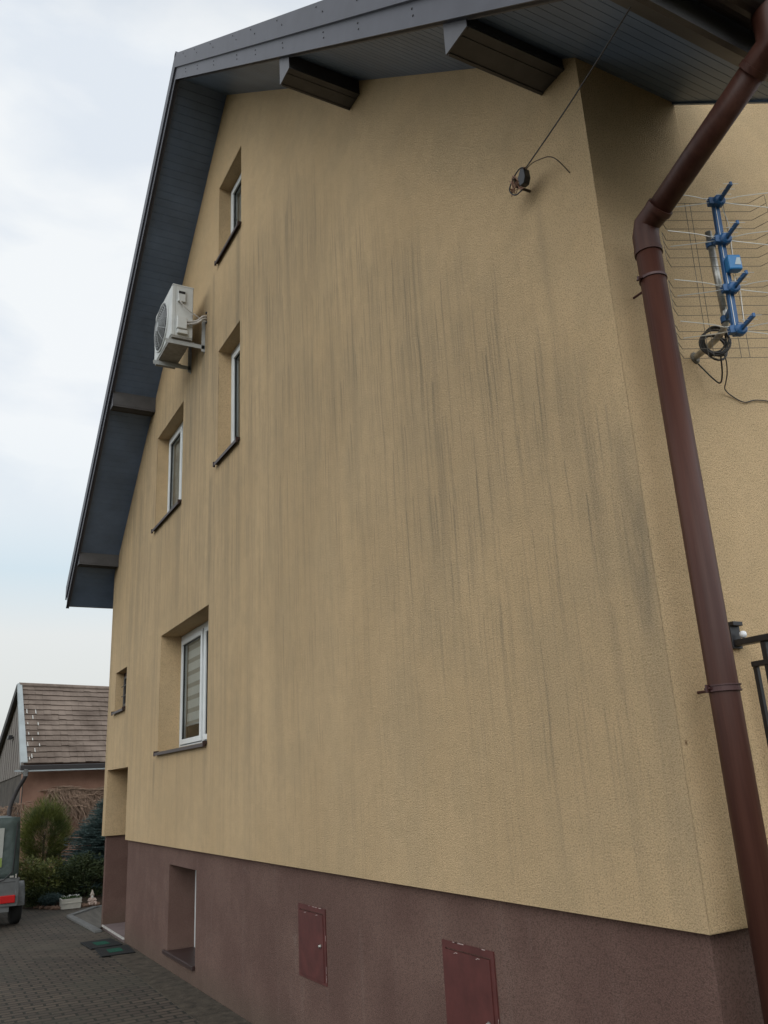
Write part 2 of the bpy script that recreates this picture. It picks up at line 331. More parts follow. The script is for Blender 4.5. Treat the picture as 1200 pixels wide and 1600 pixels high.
def foliage_mat(name, c0, c1, c2=None, trans=0.2):
    m = bpy.data.materials.new(name); m.use_nodes = True; t = m.node_tree; b = t.nodes['Principled BSDF']; g = G(t)
    b.inputs['Roughness'].default_value = 0.6; b.inputs['Specular IOR Level'].default_value = 0.25
    ge = N(t, 'ShaderNodeNewGeometry'); o = N(t, 'ShaderNodeTexCoord').outputs['Object']
    c = g.mix(ge.outputs['Random Per Island'], c0, c1)
    c = g.mix(g.v('MULTIPLY', g.ss(g.noise(o, 4.0, 3), 0.45, 0.68), 0.7), c, c2 or c1)
    t.links.new(c, b.inputs['Base Color'])
    return m
def streaky(name, c0, c1, sx_, sy_, sz_, rough=0.85, bump=0.3):
    m = bpy.data.materials.new(name); m.use_nodes = True; t = m.node_tree; b = t.nodes['Principled BSDF']; g = G(t); b.inputs['Roughness'].default_value = rough
    b.inputs['Specular IOR Level'].default_value = 0.25
    o = N(t, 'ShaderNodeTexCoord').outputs['Object']; mp_ = N(t, 'ShaderNodeMapping'); mp_.inputs['Scale'].default_value = (sx_, sy_, sz_); t.links.new(o, mp_.inputs[0])
    n = g.noise(mp_.outputs[0], 1.0, 5, 0.65)
    c = g.mix(g.ss(n, 0.3, 0.7), c0, c1); t.links.new(c, b.inputs['Base Color'])
    bu = N(t, 'ShaderNodeBump', i_Strength=bump, i_Distance=0.01); t.links.new(n, bu.inputs['Height']); t.links.new(bu.outputs[0], b.inputs['Normal'])
    return m

M_PL = plaster_mat(); M_PI = plinth_mat(); M_PAVE = paving_mat()
M_SOFF = mat('soffit_boards', (0.102, 0.148, 0.228), 0.42, 0.0, 0.5, (2.0, 0.22, 6.0))
M_BARGE = mat('grey_sheet_metal', (0.066, 0.067, 0.082), 0.5, 0.1, 0.5, (5.0, 0.12, 4.0))
M_BEAM = mat('beam_cladding', (0.055, 0.052, 0.052), 0.45, 0.0, 0.5, (8.0, 0.2, 4.0))
M_BEAMEND = mat('beam_end_cap', (0.075, 0.073, 0.080), 0.45, 0.1, 0.5, (8.0, 0.1, 3.0))
M_ROOF = mat('roof_sheet', (0.06, 0.055, 0.06), 0.5, 0.2, 0.5, (3.0, 0.2, 3.0))
M_GUT = mat('brown_gutter', (0.030, 0.024, 0.024), 0.35, 0.0, 0.5, (5.0, 0.2, 3.0))
M_PIPE = mat('brown_downpipe', (0.044, 0.013, 0.009), 0.50, 0.0, 0.28, (4.0, 0.14, 4.0))
M_PIPE = streaky('brown_downpipe_plastic', (0.044, 0.015, 0.010), (0.070, 0.027, 0.018), 22, 22, 1.1, 0.48, 0.03)
M_PIPED = mat('brown_bracket', (0.060, 0.024, 0.022), 0.45, 0.2)
M_SILL = mat('brown_sill_metal', (0.036, 0.020, 0.018), 0.45, 0.0, 0.35, (14.0, 0.15))
M_PVC = mat('white_window_plastic', (0.62, 0.64, 0.64), 0.35, 0.0, 0.5, (7.0, 0.05))
M_GASK = mat('black_gasket', (0.02, 0.02, 0.02), 0.6)
M_DARK = mat('dark_room', (0.03, 0.028, 0.026), 0.9)
M_HATCH = mat('red_painted_metal', (0.088, 0.024, 0.021), 0.55, 0.0, 0.4, (9.0, 0.22, 5.0), (30.0, 0.15, 0.003))
M_SCRATCH = mat('worn_bare_metal', (0.45, 0.36, 0.33), 0.5, 0.2, 0.5, (60.0, 0.4))
M_STEEL = mat('galvanised_steel', (0.36, 0.35, 0.32), 0.42, 0.75, 0.5, (30.0, 0.3, 4.0))
M_ACW = mat('aged_white_casing', (0.50, 0.51, 0.49), 0.45, 0.0, 0.5, (5.0, 0.10, 5.0))
M_ACG = mat('fan_grille_grey', (0.30, 0.31, 0.31), 0.5)
M_ACD = mat('casing_underside', (0.27, 0.26, 0.24), 0.6, 0.0, 0.4, (9.0, 0.25, 5.0))
M_BRK = mat('bracket_grey', (0.33, 0.34, 0.33), 0.5, 0.1, 0.5, (9.0, 0.12, 5.0))
M_HOSE = mat('pipe_insulation', (0.42, 0.40, 0.37), 0.75, 0.0, 0.3, (20.0, 0.2))
M_BLACK = mat('black_plastic', (0.012, 0.011, 0.012), 0.45)
M_BLKM = mat('black_painted_iron', (0.012, 0.011, 0.013), 0.4, 0.0, 0.5, (20.0, 0.3))
M_CABLE = mat('black_cable', (0.016, 0.013, 0.011), 0.5)
M_RUST = mat('rusty_wire', (0.060, 0.040, 0.026), 0.7)
M_COPPER = mat('bare_copper_wire', (0.30, 0.17, 0.12), 0.5, 0.6)
M_BLUE = mat('blue_antenna_plastic', (0.012, 0.080, 0.210), 0.45, 0.0, 0.5, (30.0, 0.15))
M_BLUEB = mat('bright_blue_plastic', (0.010, 0.150, 0.360), 0.4)
M_STICK = mat('faded_sticker', (0.40, 0.46, 0.48), 0.6)
M_ALU = mat('aluminium_rod', (0.50, 0.49, 0.45), 0.38, 0.8, 0.5)
M_CERAM = mat('white_ceramic', (0.75, 0.75, 0.75), 0.25)
M_MESH = mat('reflector_wire', (0.120, 0.105, 0.080), 0.5, 0.5)
M_SOIL = mat('garden_soil', (0.045, 0.032, 0.022), 0.95, 0.0, 0.2, (5.0, 0.4, 6.0), (30.0, 0.8, 0.03))
M_EARTH = mat('rough_grass_ground', (0.060, 0.062, 0.030), 0.95, 0.0, 0.2, (2.0, 0.4, 6.0), (12.0, 0.8, 0.05))
M_KERB = mat('concrete_kerb', (0.135, 0.135, 0.130), 0.85, 0.0, 0.3, (12.0, 0.2, 5.0), (60.0, 0.3, 0.003))
M_CONC = mat('mossy_edge_strip', (0.058, 0.047, 0.034), 0.9, 0.0, 0.3, (9.0, 0.5, 6.0), (40.0, 0.8, 0.008))
M_MAT = mat('rubber_door_mat', (0.010, 0.011, 0.011), 0.8, 0.0, 0.3, None, (120.0, 0.5, 0.004))
M_MATG = mat('green_mat_inset', (0.010, 0.070, 0.045), 0.85, 0.0, 0.2, (40.0, 0.3))
M_TARP = mat('green_grey_tarpaulin', (0.050, 0.070, 0.064), 0.55, 0.0, 0.5, (6.0, 0.15, 4.0), (9.0, 0.5, 0.03))
M_SIGNP = mat('pale_tarp_panel', (0.33, 0.34, 0.31), 0.5)
M_SIGNG = mat('lime_green_print', (0.20, 0.27, 0.06), 0.5)
M_GALV = mat('trailer_zinc', (0.12, 0.125, 0.125), 0.5, 0.3, 0.5, (10.0, 0.2, 4.0))
M_TYRE = mat('tyre_rubber', (0.015, 0.015, 0.015), 0.8)
M_RED = mat('red_light_lens', (0.42, 0.012, 0.012), 0.25)
M_BTILE = streaky('weathered_roof_tiles', (0.115, 0.086, 0.068), (0.240, 0.188, 0.152), 1.3, 1.3, 1.6)
M_BWOOD = streaky('grey_gable_boards', (0.130, 0.115, 0.102), (0.230, 0.205, 0.185), 1.0, 9.0, 0.6)
M_BPINK = streaky('pinkish_render', (0.215, 0.118, 0.082), (0.285, 0.165, 0.118), 1.5, 1.5, 1.5, 0.9)
M_BMAS = streaky('dark_masonry', (0.050, 0.044, 0.038), (0.095, 0.082, 0.070), 3, 3, 3, 0.95, 0.8)
M_BFLASH = mat('white_flashing', (0.34, 0.37, 0.37), 0.6, 0.0, 0.4, (3.0, 0.15, 5.0))
M_MORT = mat('white_mortar', (0.55, 0.54, 0.50), 0.9)
M_BDARK = mat('dark_verge_board', (0.040, 0.036, 0.036), 0.7)
M_TWIG = mat('dry_vine_twigs', (0.260, 0.180, 0.130), 0.9, 0.0, 0.2, (20.0, 0.4))
M_BARK = mat('shrub_stem_bark', (0.040, 0.028, 0.020), 0.9)
M_PLANT = mat('white_planter', (0.50, 0.48, 0.42), 0.6, 0.0, 0.4, (8.0, 0.12, 4.0))
M_STONE = mat('edging_stone', (0.16, 0.10, 0.07), 0.9, 0.0, 0.3, (8.0, 0.4, 5.0))
M_GNOME = mat('pale_painted_clay', (0.42, 0.32, 0.27), 0.7, 0.0, 0.3, (30.0, 0.3))
M_HAT = mat('pale_hat_clay', (0.42, 0.36, 0.30), 0.7)
M_JUN = foliage_mat('broom_foliage', (0.055, 0.070, 0.014), (0.125, 0.135, 0.030), (0.032, 0.052, 0.018))
M_SPR = foliage_mat('blue_spruce_needles', (0.030, 0.055, 0.050), (0.070, 0.105, 0.100))
M_LOW = foliage_mat('spreading_juniper_foliage', (0.055, 0.070, 0.018), (0.170, 0.175, 0.045), (0.080, 0.100, 0.030))
M_LOWD = foliage_mat('dark_juniper_foliage', (0.020, 0.035, 0.016), (0.055, 0.070, 0.024))
M_LEAF = foliage_mat('planter_leaves', (0.03, 0.06, 0.02), (0.06, 0.10, 0.03))
M_PETAL = mat('white_petals', (0.7, 0.7, 0.66), 0.6)
M_BLIND = None
def blind_mat():
    m = bpy.data.materials.new('striped_day_night_blind'); m.use_nodes = True; t = m.node_tree; b = t.nodes['Principled BSDF']; g = G(t); b.inputs['Roughness'].default_value = 0.8
    s = N(t, 'ShaderNodeSeparateXYZ'); t.links.new(N(t, 'ShaderNodeTexCoord').outputs['Object'], s.inputs[0])
    f = g.v('FRACT', g.v('DIVIDE', s.outputs[2], 0.155)); c = g.mix(g.v('MULTIPLY', g.ss(f, 0.30, 0.36), g.v('SUBTRACT', 1.0, g.ss(f, 0.94, 1.0))), (0.55, 0.50, 0.44), (0.90, 0.87, 0.82))
    t.links.new(c, b.inputs['Base Color']); return m
M_BLIND = blind_mat()
def curtain_mat():
    m = bpy.data.materials.new('lace_curtain'); m.use_nodes = True; t = m.node_tree; b = t.nodes['Principled BSDF']; g = G(t); b.inputs['Roughness'].default_value = 0.9
    o = N(t, 'ShaderNodeTexCoord').outputs['Object']; v = N(t, 'ShaderNodeTexVoronoi', i_Scale=22.0); t.links.new(o, v.inputs['Vector'])
    c = g.mix(g.ss(v.outputs['Distance'], 0.28, 0.5), (0.66, 0.66, 0.64), (0.05, 0.05, 0.05)); t.links.new(c, b.inputs['Base Color']); return m
M_LACE = curtain_mat()
M_DRAPE = mat('plain_curtain', (0.50, 0.48, 0.45), 0.9, 0.0, 0.2, (6.0, 0.3))
def glass_mat():
    m = bpy.data.materials.new('window_glass'); m.use_nodes = True; t = m.node_tree; t.nodes.clear()
    o = N(t, 'ShaderNodeOutputMaterial'); tr = N(t, 'ShaderNodeBsdfTransparent'); tr.inputs[0].default_value = (0.72, 0.76, 0.75, 1)
    gl = N(t, 'ShaderNodeBsdfGlossy'); gl.inputs['Roughness'].default_value = 0.03
    fr = N(t, 'ShaderNodeFresnel', i_IOR=1.45); mx = N(t, 'ShaderNodeMixShader'); t.links.new(fr.outputs[0], mx.inputs[0]); t.links.new(tr.outputs[0], mx.inputs[1]); t.links.new(gl.outputs[0], mx.inputs[2]); t.links.new(mx.outputs[0], o.inputs[0])
    return m
M_GLASS = glass_mat()

# ------------------------------------------------------------------ ground
bm = bmesh.new(); quad(bm, (-400, -400, -0.02), (400, -400, -0.02), (400, 500, -0.02), (-400, 500, -0.02)); tag(obj('ground', bm, M_EARTH), kind='structure')
bm = bmesh.new()
quad(bm, (-14, -16, 0), (0.02, -16, 0), (0.02, 11.3, 0), (-14, 11.3, 0)); quad(bm, (-14, 11.3, 0), (-0.05, 11.3, 0), (-0.14, 13.1, 0), (-14, 13.1, 0))
prism_pts = [(-14, 13.1, 0), (-0.14, 13.1, 0), (0.38, 13.84, 0), (0.9, 14.2, 0), (0.0, 14.25, 0), (-0.15, 14.45, 0), (-0.35, 15.4, 0), (-0.9, 16.2, 0), (-1.8, 16.8, 0), (-3.2, 17.0, 0), (-14, 17.0, 0)]
bm.faces.new([bm.verts.new(p) for p in prism_pts]); tag(obj('paving', bm, M_PAVE), kind='structure')
bm = bmesh.new(); box(bm, -0.30, 0.04, -3.0, 9.9, -0.01, 0.006); tag(obj('edge_strip', bm, M_CONC), kind='structure')
bm = bmesh.new()                                   # planting bed, a gently mounded sheet
gx, gy = 26, 20
vv = [[None]*gy for _ in range(gx)]
for i in range(gx):
    for j in range(gy):
        x = -3.0 + i*0.30; y = 14.3 + j*0.22 + 0.05*sin(i)
        if x < -0.3: y = max(y, 14.6 + (-0.3-x)*1.0 + j*0.16)
        vv[i][j] = bm.verts.new((x, y, -0.015 + 0.12*(1-math.exp(-j*0.5)) + random.uniform(0, 0.03)))
for i in range(gx-1):
    for j in range(gy-1): bm.faces.new((vv[i][j], vv[i+1][j], vv[i+1][j+1], vv[i][j+1]))
tag(obj('planting_bed', bm, M_SOIL), kind='structure')
# corner terrace with its grey kerb
bm = bmesh.new()
pts = [(-0.07, 11.25, 0.012), (-0.14, 13.08, 0.012), (0.40, 13.86, 0.012), (5.0, 13.86, 0.012), (5.0, 11.9, 0.012), (0.2, 11.9, 0.012)]
bm.faces.new([bm.verts.new(p) for p in pts]); tag(obj('corner_terrace', bm, streaky('terrace_slabs', (0.075, 0.068, 0.058), (0.115, 0.105, 0.090), 12, 1.0, 1.0)), kind='structure')
bm = bmesh.new()
def bar(bm, p, q, w, h, z0=0.0):
    p = Vector(p); q = Vector(q); d = (q-p).normalized(); s = Vector((-d.y, d.x, 0))*w/2
    prism(bm, [(p+s).to_3d()+Vector((0,0,z0)), (q+s).to_3d()+Vector((0,0,z0)), (q-s).to_3d()+Vector((0,0,z0)), (p-s).to_3d()+Vector((0,0,z0))], (0, 0, h))
bar(bm, (-0.08, 11.1, 0), (-0.16, 13.10, 0), 0.10, 0.035); bar(bm, (-0.16, 13.16, 0), (0.40, 13.95, 0), 0.10, 0.034)
bar(bm, (0.42, 13.92, 0), (5.0, 13.92, 0), 0.10, 0.033)
tag(obj('terrace_kerb', bm, M_KERB, bevel=0.006), kind='structure')

# ------------------------------------------------------------------ the house
SL = 0.845; YR = 5.80; ZR = 10.30; YF = 11.62; XD = 9.0; ZP = 1.27
def soff(y, h=ZR): return h - SL*abs(y-YR)
house = empty('house', (4.5, 5.8, 0), 'large yellow plastered gable house with mauve plinth, dark eaves and rain-streaked wall', 'house')
WIN = [  # y0, y1, z0, z1, depth
    ('attic', 5.24, 6.07, 7.98, 9.06, 0.15), ('upper_near', 5.27, 6.03, 5.34, 6.74, 0.155), ('upper_far', 7.51, 8.88, 5.37, 6.76, 0.165),
    ('ground', 6.28, 8.33, 2.34, 3.78, 0.265), ('small', 10.32, 11.09, 3.07, 3.66, 0.12)]
NI = (9.97, 11.42, 2.22); NID = 1.3
bm = bmesh.new()
outer = [(0, ZP), (NI[0], ZP), (NI[0], NI[2]), (NI[1], NI[2]), (NI[1], ZP), (YF, ZP), (YF, soff(YF)+.02), (YR, ZR+.02), (0, soff(0)+.02)]
poly_holes(bm, outer, [[(a, c), (b, c), (b, d), (a, d)] for _, a, b, c, d, _ in WIN], lambda u, v: (0, u, v))
for _, a, b, c, d, dp in WIN:
    for p, q in (((a, c), (b, c)), ((b, c), (b, d)), ((b, d), (a, d)), ((a, d), (a, c))): quad(bm, (0, *p), (0, *q), (dp+.1, *q), (dp+.1, *p))
a, b, d = NI                                          # entrance niche, upper part
quad(bm, (0, a, ZP), (0, a, d), (NID, a, d), (NID, a, ZP)); quad(bm, (0, b, ZP), (0, b, d), (NID, b, d), (NID, b, ZP)); quad(bm, (0, a, d), (0, b, d), (NID, b, d), (NID, a, d)); quad(bm, (NID, a, ZP), (NID, b, ZP), (NID, b, d), (NID, a, d))
XN = 0.72; ZD = 7.9; YD = 3.2                         # the dormer front stands flush on the side wall from XN on
quad(bm, (0, 0, ZP), (XD, 0, ZP), (XD, 0, soff(0)-.3), (0, 0, soff(0)-.3)); quad(bm, (0, 0, soff(0)-.3), (XN, 0, soff(0)-.3), (XN, 0, soff(0)+.02), (0, 0, soff(0)+.02))
quad(bm, (XN, 0, soff(0)-.3), (7.5, 0, soff(0)-.3), (7.5, 0, ZD), (XN, 0, ZD)); quad(bm, (7.5, 0, soff(0)-.3), (XD, 0, soff(0)-.3), (XD, 0, soff(0)+.02), (7.5, 0, soff(0)+.02))
for xd in (XN, 7.5): quad(bm, (xd, 0, soff(0)-.3), (xd, YD, soff(YD)), (xd, YD, ZD+.3), (xd, 0, ZD))
quad(bm, (0, YF, ZP), (XD, YF, ZP), (XD, YF, soff(YF)+.02), (0, YF, soff(YF)+.02))
bm.faces.new([bm.verts.new(p) for p in ((XD, 0, ZP), (XD, YF, ZP), (XD, YF, soff(YF)), (XD, YR, ZR), (XD, 0, soff(0)))])
# drip lip of the insulation over the plinth
L = 0.045
quad(bm, (0, 0, ZP), (0, a, ZP), (L, a, ZP), (L, L, ZP)); quad(bm, (0, b, ZP), (0, YF, ZP), (L, YF, ZP), (L, b, ZP)); quad(bm, (0, 0, ZP), (L, L, ZP), (XD-L, L, ZP), (XD, 0, ZP))
quad(bm, (0, b, ZP), (NID, b, ZP), (NID, b+L, ZP), (0, b+L, ZP))
attach(obj('wall', bm, M_PL), house)
# plinth
CE = (6.73, 7.80, 0.17, 1.077, 0.30)
bm = bmesh.new()
poly_holes(bm, [(L, -.05), (NI[0], -.05), (NI[0], ZP), (L, ZP)], [[(CE[0], CE[2]), (CE[1], CE[2]), (CE[1], CE[3]), (CE[0], CE[3])]], lambda u, v: (L, u, v))
for p, q in (((CE[0], CE[2]), (CE[1], CE[2])), ((CE[1], CE[2]), (CE[1], CE[3])), ((CE[1], CE[3]), (CE[0], CE[3])), ((CE[0], CE[3]), (CE[0], CE[2]))): quad(bm, (L, *p), (L, *q), (L+CE[4]+.1, *q), (L+CE[4]+.1, *p))
quad(bm, (L, NI[0], -.05), (NID, NI[0], -.05), (NID, NI[0], ZP), (L, NI[0], ZP))
quad(bm, (L, NI[1]+L, -.05), (NID, NI[1]+L, -.05), (NID, NI[1]+L, ZP), (L, NI[1]+L, ZP)); quad(bm, (L, NI[1]+L, -.05), (L, YF-L, -.05), (L, YF-L, ZP), (L, NI[1]+L, ZP))
quad(bm, (NID, NI[0], -.05), (NID, NI[1]+L, -.05), (NID, NI[1]+L, ZP), (NID, NI[0], ZP))
quad(bm, (L, L, -.05), (XD-L, L, -.05), (XD-L, L, ZP), (L, L, ZP)); quad(bm, (XD-L, L, -.05), (XD-L, YF-L, -.05), (XD-L, YF-L, ZP), (XD-L, L, ZP)); quad(bm, (L, YF-L, -.05), (XD-L, YF-L, -.05), (XD-L, YF-L, ZP), (L, YF-L, ZP))
attach(obj('plinth', bm, M_PI), house)
bm = bmesh.new(); box(bm, 0.05, NID-.01, NI[0]+.005, NI[1]+.035, -0.02, 0.05); ds = attach(obj('doorstep', bm, mat('mauve_step', (0.17, 0.13, 0.125), 0.8, 0, .3, (9.0, .15)), bevel=.004), house)
bm = bmesh.new(); box(bm, 0.030, 0.047, NI[0]+.005, NI[1]+.03, 0.030, 0.053); nz = obj('step_nosing', bm, M_HOSE, ds)
# a plain front door at the back of the niche
bm = bmesh.new(); box(bm, NID-.05, NID-.012, 10.2, 11.2, 0.055, 2.1); dr = attach(obj('door', bm, mat('brown_door', (0.06, 0.035, 0.025), 0.5), bevel=.006), house)
bm = bmesh.new(); tube(bm, [(NID-.05, 10.3, 1.05), (NID-.10, 10.3, 1.05), (NID-.10, 10.42, 1.05)], 0.01); obj('door_handle', bm, M_STEEL, dr)

# windows
def window(name_i, y0, y1, z0, z1, dp, kind):
    fw = 0.062; x0 = dp; x1 = dp+.07
    bm = bmesh.new()
    box(bm, x0, x1, y0, y0+fw, z0, z1); box(bm, x0, x1, y1-fw, y1, z0, z1); box(bm, x0, x1, y0+fw, y1-fw, z1-fw, z1); box(bm, x0, x1, y0+fw, y1-fw, z0, z0+fw)
    root = empty('window', (0, 0, 0), None, None); del_ = None
    root.location = (dp, (y0+y1)/2, z0)
    attach(root, house)
    def add(n, b, m, **k):
        o = obj(n, b, m, root, **k); o.matrix_parent_inverse = Matrix.Translation(-Vector((dp, (y0+y1)/2, z0))); return o
    iy0, iy1, iz0, iz1 = y0+fw, y1-fw, z0+fw, z1-fw
    if kind in ('double', 'double_small'):
        ym = {'double': (y0+y1)/2, 'double_small': 8.10}[kind]
        box(bm, x0+.003, x1-.002, ym-.035, ym+.035, iz0, iz1); spans = [(iy0, ym-.035), (ym+.035, iy1)]
    else: spans = [(iy0, iy1)]
    add('frame', bm, M_PVC if kind != 'small' else M_SILL, bevel=.004)
    for k, (a, b) in enumerate(spans):
        g = 0.006; sw = 0.062; sx0 = x0-.018; sx1 = x1-.015
        if kind == 'small': sw = 0.04
        s = bmesh.new(); a += g; b -= g; c = iz0+g; d = iz1-g
        # sash laps over the frame a little towards the outside
        box(s, sx0, sx1, a, a+sw, c, d); box(s, sx0, sx1, b-sw, b, c, d); box(s, sx0, sx1, a+sw, b-sw, d-sw, d); box(s, sx0, sx1, a+sw, b-sw, c, c+sw)
        if kind == 'small':
            for q in (1, 2): box(s, sx0-.03, sx0-.018, a, b, c+(d-c)*q/3-.006, c+(d-c)*q/3+.006)
        add('sash', s, M_PVC if kind != 'small' else M_BEAM, bevel=.005)
        s = bmesh.new(); e_ = .009; xg = x0+.012
        for p in ((a+sw-.001, a+sw+e_, c+sw, d-sw), (b-sw-e_, b-sw+.001, c+sw, d-sw), (a+sw, b-sw, d-sw-e_, d-sw+.001), (a+sw, b-sw, c+sw-.001, c+sw+e_)): box(s, xg-.012, xg+.006, *p)
        add('gasket', s, M_GASK)
        s = bmesh.new(); quad(s, (xg, a+sw, c+sw), (xg, a+sw, d-sw), (xg, b-sw, d-sw), (xg, b-sw, c+sw)); add('pane', s, M_GLASS, recalc=False)
        if kind == 'double':
            if k == 1:
                s = bmesh.new(); quad(s, (xg+.05, a+.05, c+.24), (xg+.05, b-.05, c+.24), (xg+.05, b-.05, d), (xg+.05, a+.05, d)); add('blind', s, M_BLIND)
                s = bmesh.new(); box(s, xg+.042, xg+.060, a+.05, b-.05, c+.222, c+.24); add('blind_rail', s, M_PVC)
            else:
                s = bmesh.new(); n = 40; vs = [[s.verts.new((xg+.07+.02*sin(i*1.1), a+(b-a)*i/n, z)) for z in (c, d)] for i in range(n+1)]
                for i in range(n): s.faces.new((vs[i][0], vs[i+1][0], vs[i+1][1], vs[i][1]))
                add('lace_curtain', s, M_LACE, smooth=True)
        elif kind != 'small':
            s = bmesh.new(); n = 40; yb = a+.02; vs = [[s.verts.new((xg+.055+.012*sin(i*1.3), yb+(b-yb)*i/n, z)) for z in (c, d)] for i in range(n+1)]
            for i in range(n): s.faces.new((vs[i][0], vs[i+1][0], vs[i+1][1], vs[i][1]))
            add('curtain', s, M_DRAPE, smooth=True)
    s = bmesh.new(); box(s, x1-.01, x1+.9, y0-.3, y1+.3, z0-.3, z1+.3)
    for f in s.faces[:]:
        if abs(f.calc_center_median().x-(x1-.01)) < 1e-4: s.faces.remove(f)
    o = add('dark_interior', s, M_DARK)
    if kind != 'cellar':
        # folded metal sill with upturned ends
        s = bmesh.new(); xo = -0.045; zt = z0-.012; zi = z0+.012; e0, e1 = y0+.003, y1+.0
        prism(s, [(xo, e0, zt), (dp, e0, zi), (dp, e0, zi-.004), (xo+.004, e0, zt-.004), (xo+.004, e0, zt-.035), (xo, e0, zt-.035)], (0, e1-e0, 0))
        for ye in (y0-.012, y1-.003):
            prism(s, [(xo-.004, ye, zt-.040), (xo-.004, ye, zt+.018), (0.02, ye, zt+.024), (0.02, ye, zt-.005), (xo+.02, ye, zt-.010), (xo+.02, ye, zt-.040)], (0, .016, 0))
        add('sill', s, M_SILL)
    else:
        s = bmesh.new(); box(s, .02, dp, y0+.003, y1-.003, z0, z0+.020); box(s, 0.012, L-.001, y0-.01, y1+.10, z0-.02, z0+.018); add('sill', s, M_SILL, bevel=.004)
    return root
window('w', *WIN[0][1:], 'single'); window('w', *WIN[1][1:], 'single'); window('w', *WIN[2][1:], 'double_small'); window('w', *WIN[3][1:], 'double'); window('w', *WIN[4][1:], 'small')
window('w', CE[0], CE[1], CE[2], CE[3], L+CE[4], 'cellar')

# metal service hatches in the plinth
def hatch(y0, y1, z0, z1, wear):
    h = bmesh.new(); x = L; box(h, x-.008, x+.02, y0, y1, z0, z0+.035); box(h, x-.008, x+.02, y0, y1, z1-.035, z1); box(h, x-.008, x+.02, y0, y0+.032, z0+.035, z1-.035); box(h, x-.008, x+.02, y1-.032, y1, z0+.035, z1-.035)
    rnd = random.Random(wear)
    for i in range(4):
        yy = y0+.06+rnd.random()*(y1-y0-.15); ln = .012+rnd.random()*.04; box(h, x-.0088, x-.0075, yy, yy+ln, z1-.003, z1+.0006, 1)
    for i in range(3):
        zz = z1-.08-rnd.random()*(z1-z0)*.7; box(h, x-.0088, x-.0075, y0-.0006, y0+.0015, zz-.03-rnd.random()*.03, zz, 1)
    fr = attach(obj('meter_hatch', h, [M_HATCH, M_SCRATCH]), house)
    d = bmesh.new(); box(d, x-.013, x+.015, y0+.034, y1-.020, z0+.020, z1-.042)
    for yy in ((y0+.12), (y1-.16)): box(d, x-.0140, x-.0125, yy, yy+.024, z1-.0505, z1-.0475, 1); box(d, x-.0140, x-.0125, yy+.026, yy+.036, z1-.055, z1-.0525, 1)
    obj('hatch_door', d, [M_HATCH, M_SCRATCH], fr)
    k = bmesh.new(); lathe(k, (x-.012, y0+.075, (z0+z1)/2+.0), [(.013, 0), (.014, .006), (.009, .012), (.009, .018)], 14, (-1, 0, 0)); obj('latch_knob', k, M_STEEL, fr, smooth=True)
hatch(3.52, 4.01, 0.525, 1.015, 3); hatch(1.465, 1.955, 0.34, 1.015, 5)

# ------------------------------------------------------------------ roof
YE0, YE1, XV = -0.76, 12.17, -0.64
bm = bmesh.new()
H1 = 10.36; H2 = 10.64
for s0, s1, xe_ in ((YE0, .06, XN-.04), (.06, YR, XD+.6), (YR, YE1, XD+.6)):
    prism(bm, [(XV+.03, s0, soff(s0, H1)), (XV+.03, s1, soff(s1, H1)), (XV+.03, s1, soff(s1, H2)), (XV+.03, s0, soff(s0, H2))], (xe_-XV-.03, 0, 0))
prism(bm, [(XN-.15, -.18, ZD-.02), (XN-.15, YD+.3, ZD+.28), (XN-.15, YD+.3, ZD+.42), (XN-.15, -.18, ZD+.12)], (7.1, 0, 0))
roof = attach(obj('roof', bm, M_ROOF), house)
# tongue-and-groove soffit boards running parallel with the ridge
bm = bmesh.new(); pit = sqrt(1+SL*SL); stp = 0.098/pit; gv = 0.005/pit; th = 0.03
def board(yA, yB):
    x0, x1 = XV, (XN-.02 if yB < YR else XD+.5)
    prism(bm, [(x0, yA, soff(yA)), (x0, yB, soff(yB)), (x0, yB, soff(yB)+th), (x0, yA, soff(yA)+th)], (x1-x0, 0, 0))
y = YR
while y-stp > -0.70: board(y-stp+gv, y); y -= stp
board(-0.70, y); YB = y
y = YR
while y+stp < YE1: board(y, y+stp-gv); y += stp
board(y, YE1)
# groove bottoms
for s0, s1, xe_ in ((-.70, YR, XN-.02), (YR, YE1, XD+.5)): quad(bm, (XV, s0, soff(s0)+.008), (XV, s1, soff(s1)+.008), (xe_, s1, soff(s1)+.008), (xe_, s0, soff(s0)+.008))
prism(bm, [(XN-.022, YE0-.04, soff(YE0-.04)-.016), (XN-.022, -.002, soff(0)-.016), (XN-.022, -.002, soff(0)+.34), (XN-.022, YE0-.04, soff(YE0-.04)+.34)], (.020, 0, 0))
obj('soffit', bm, M_SOFF, roof)
bm = bmesh.new()
for s0, s1 in ((YE0-.02, YR), (YR, YE1+.01)):           # lower verge board
    prism(bm, [(XV-.012, s0, soff(s0, ZR-.035)), (XV-.012, s1, soff(s1, ZR-.035)), (XV-.012, s1, soff(s1, ZR+.19)), (XV-.012, s0, soff(s0, ZR+.19))], (.028, 0, 0))
    prism(bm, [(XV-.020, s0, soff(s0, ZR-.035)), (XV-.020, s1, soff(s1, ZR-.035)), (XV-.020, s1, soff(s1, ZR-.022)), (XV-.020, s0, soff(s0, ZR-.022))], (.05, 0, 0))
obj('verge_board', bm, M_BARGE, roof)
bm = bmesh.new()
for s0, s1 in ((YE0-.02, YR), (YR, YE1+.05)):           # folded verge capping
    prism(bm, [(XV-.034, s0, soff(s0, ZR+.15)), (XV-.034, s1, soff(s1, ZR+.15)), (XV-.034, s1, soff(s1, ZR+.36)), (XV-.034, s0, soff(s0, ZR+.36))], (.02, 0, 0))
    prism(bm, [(XV-.034, s0, soff(s0, ZR+.36)), (XV-.034, s1, soff(s1, ZR+.36)), (XV-.034, s1, soff(s1, ZR+.372)), (XV-.034, s0, soff(s0, ZR+.372))], (.16, 0, 0))
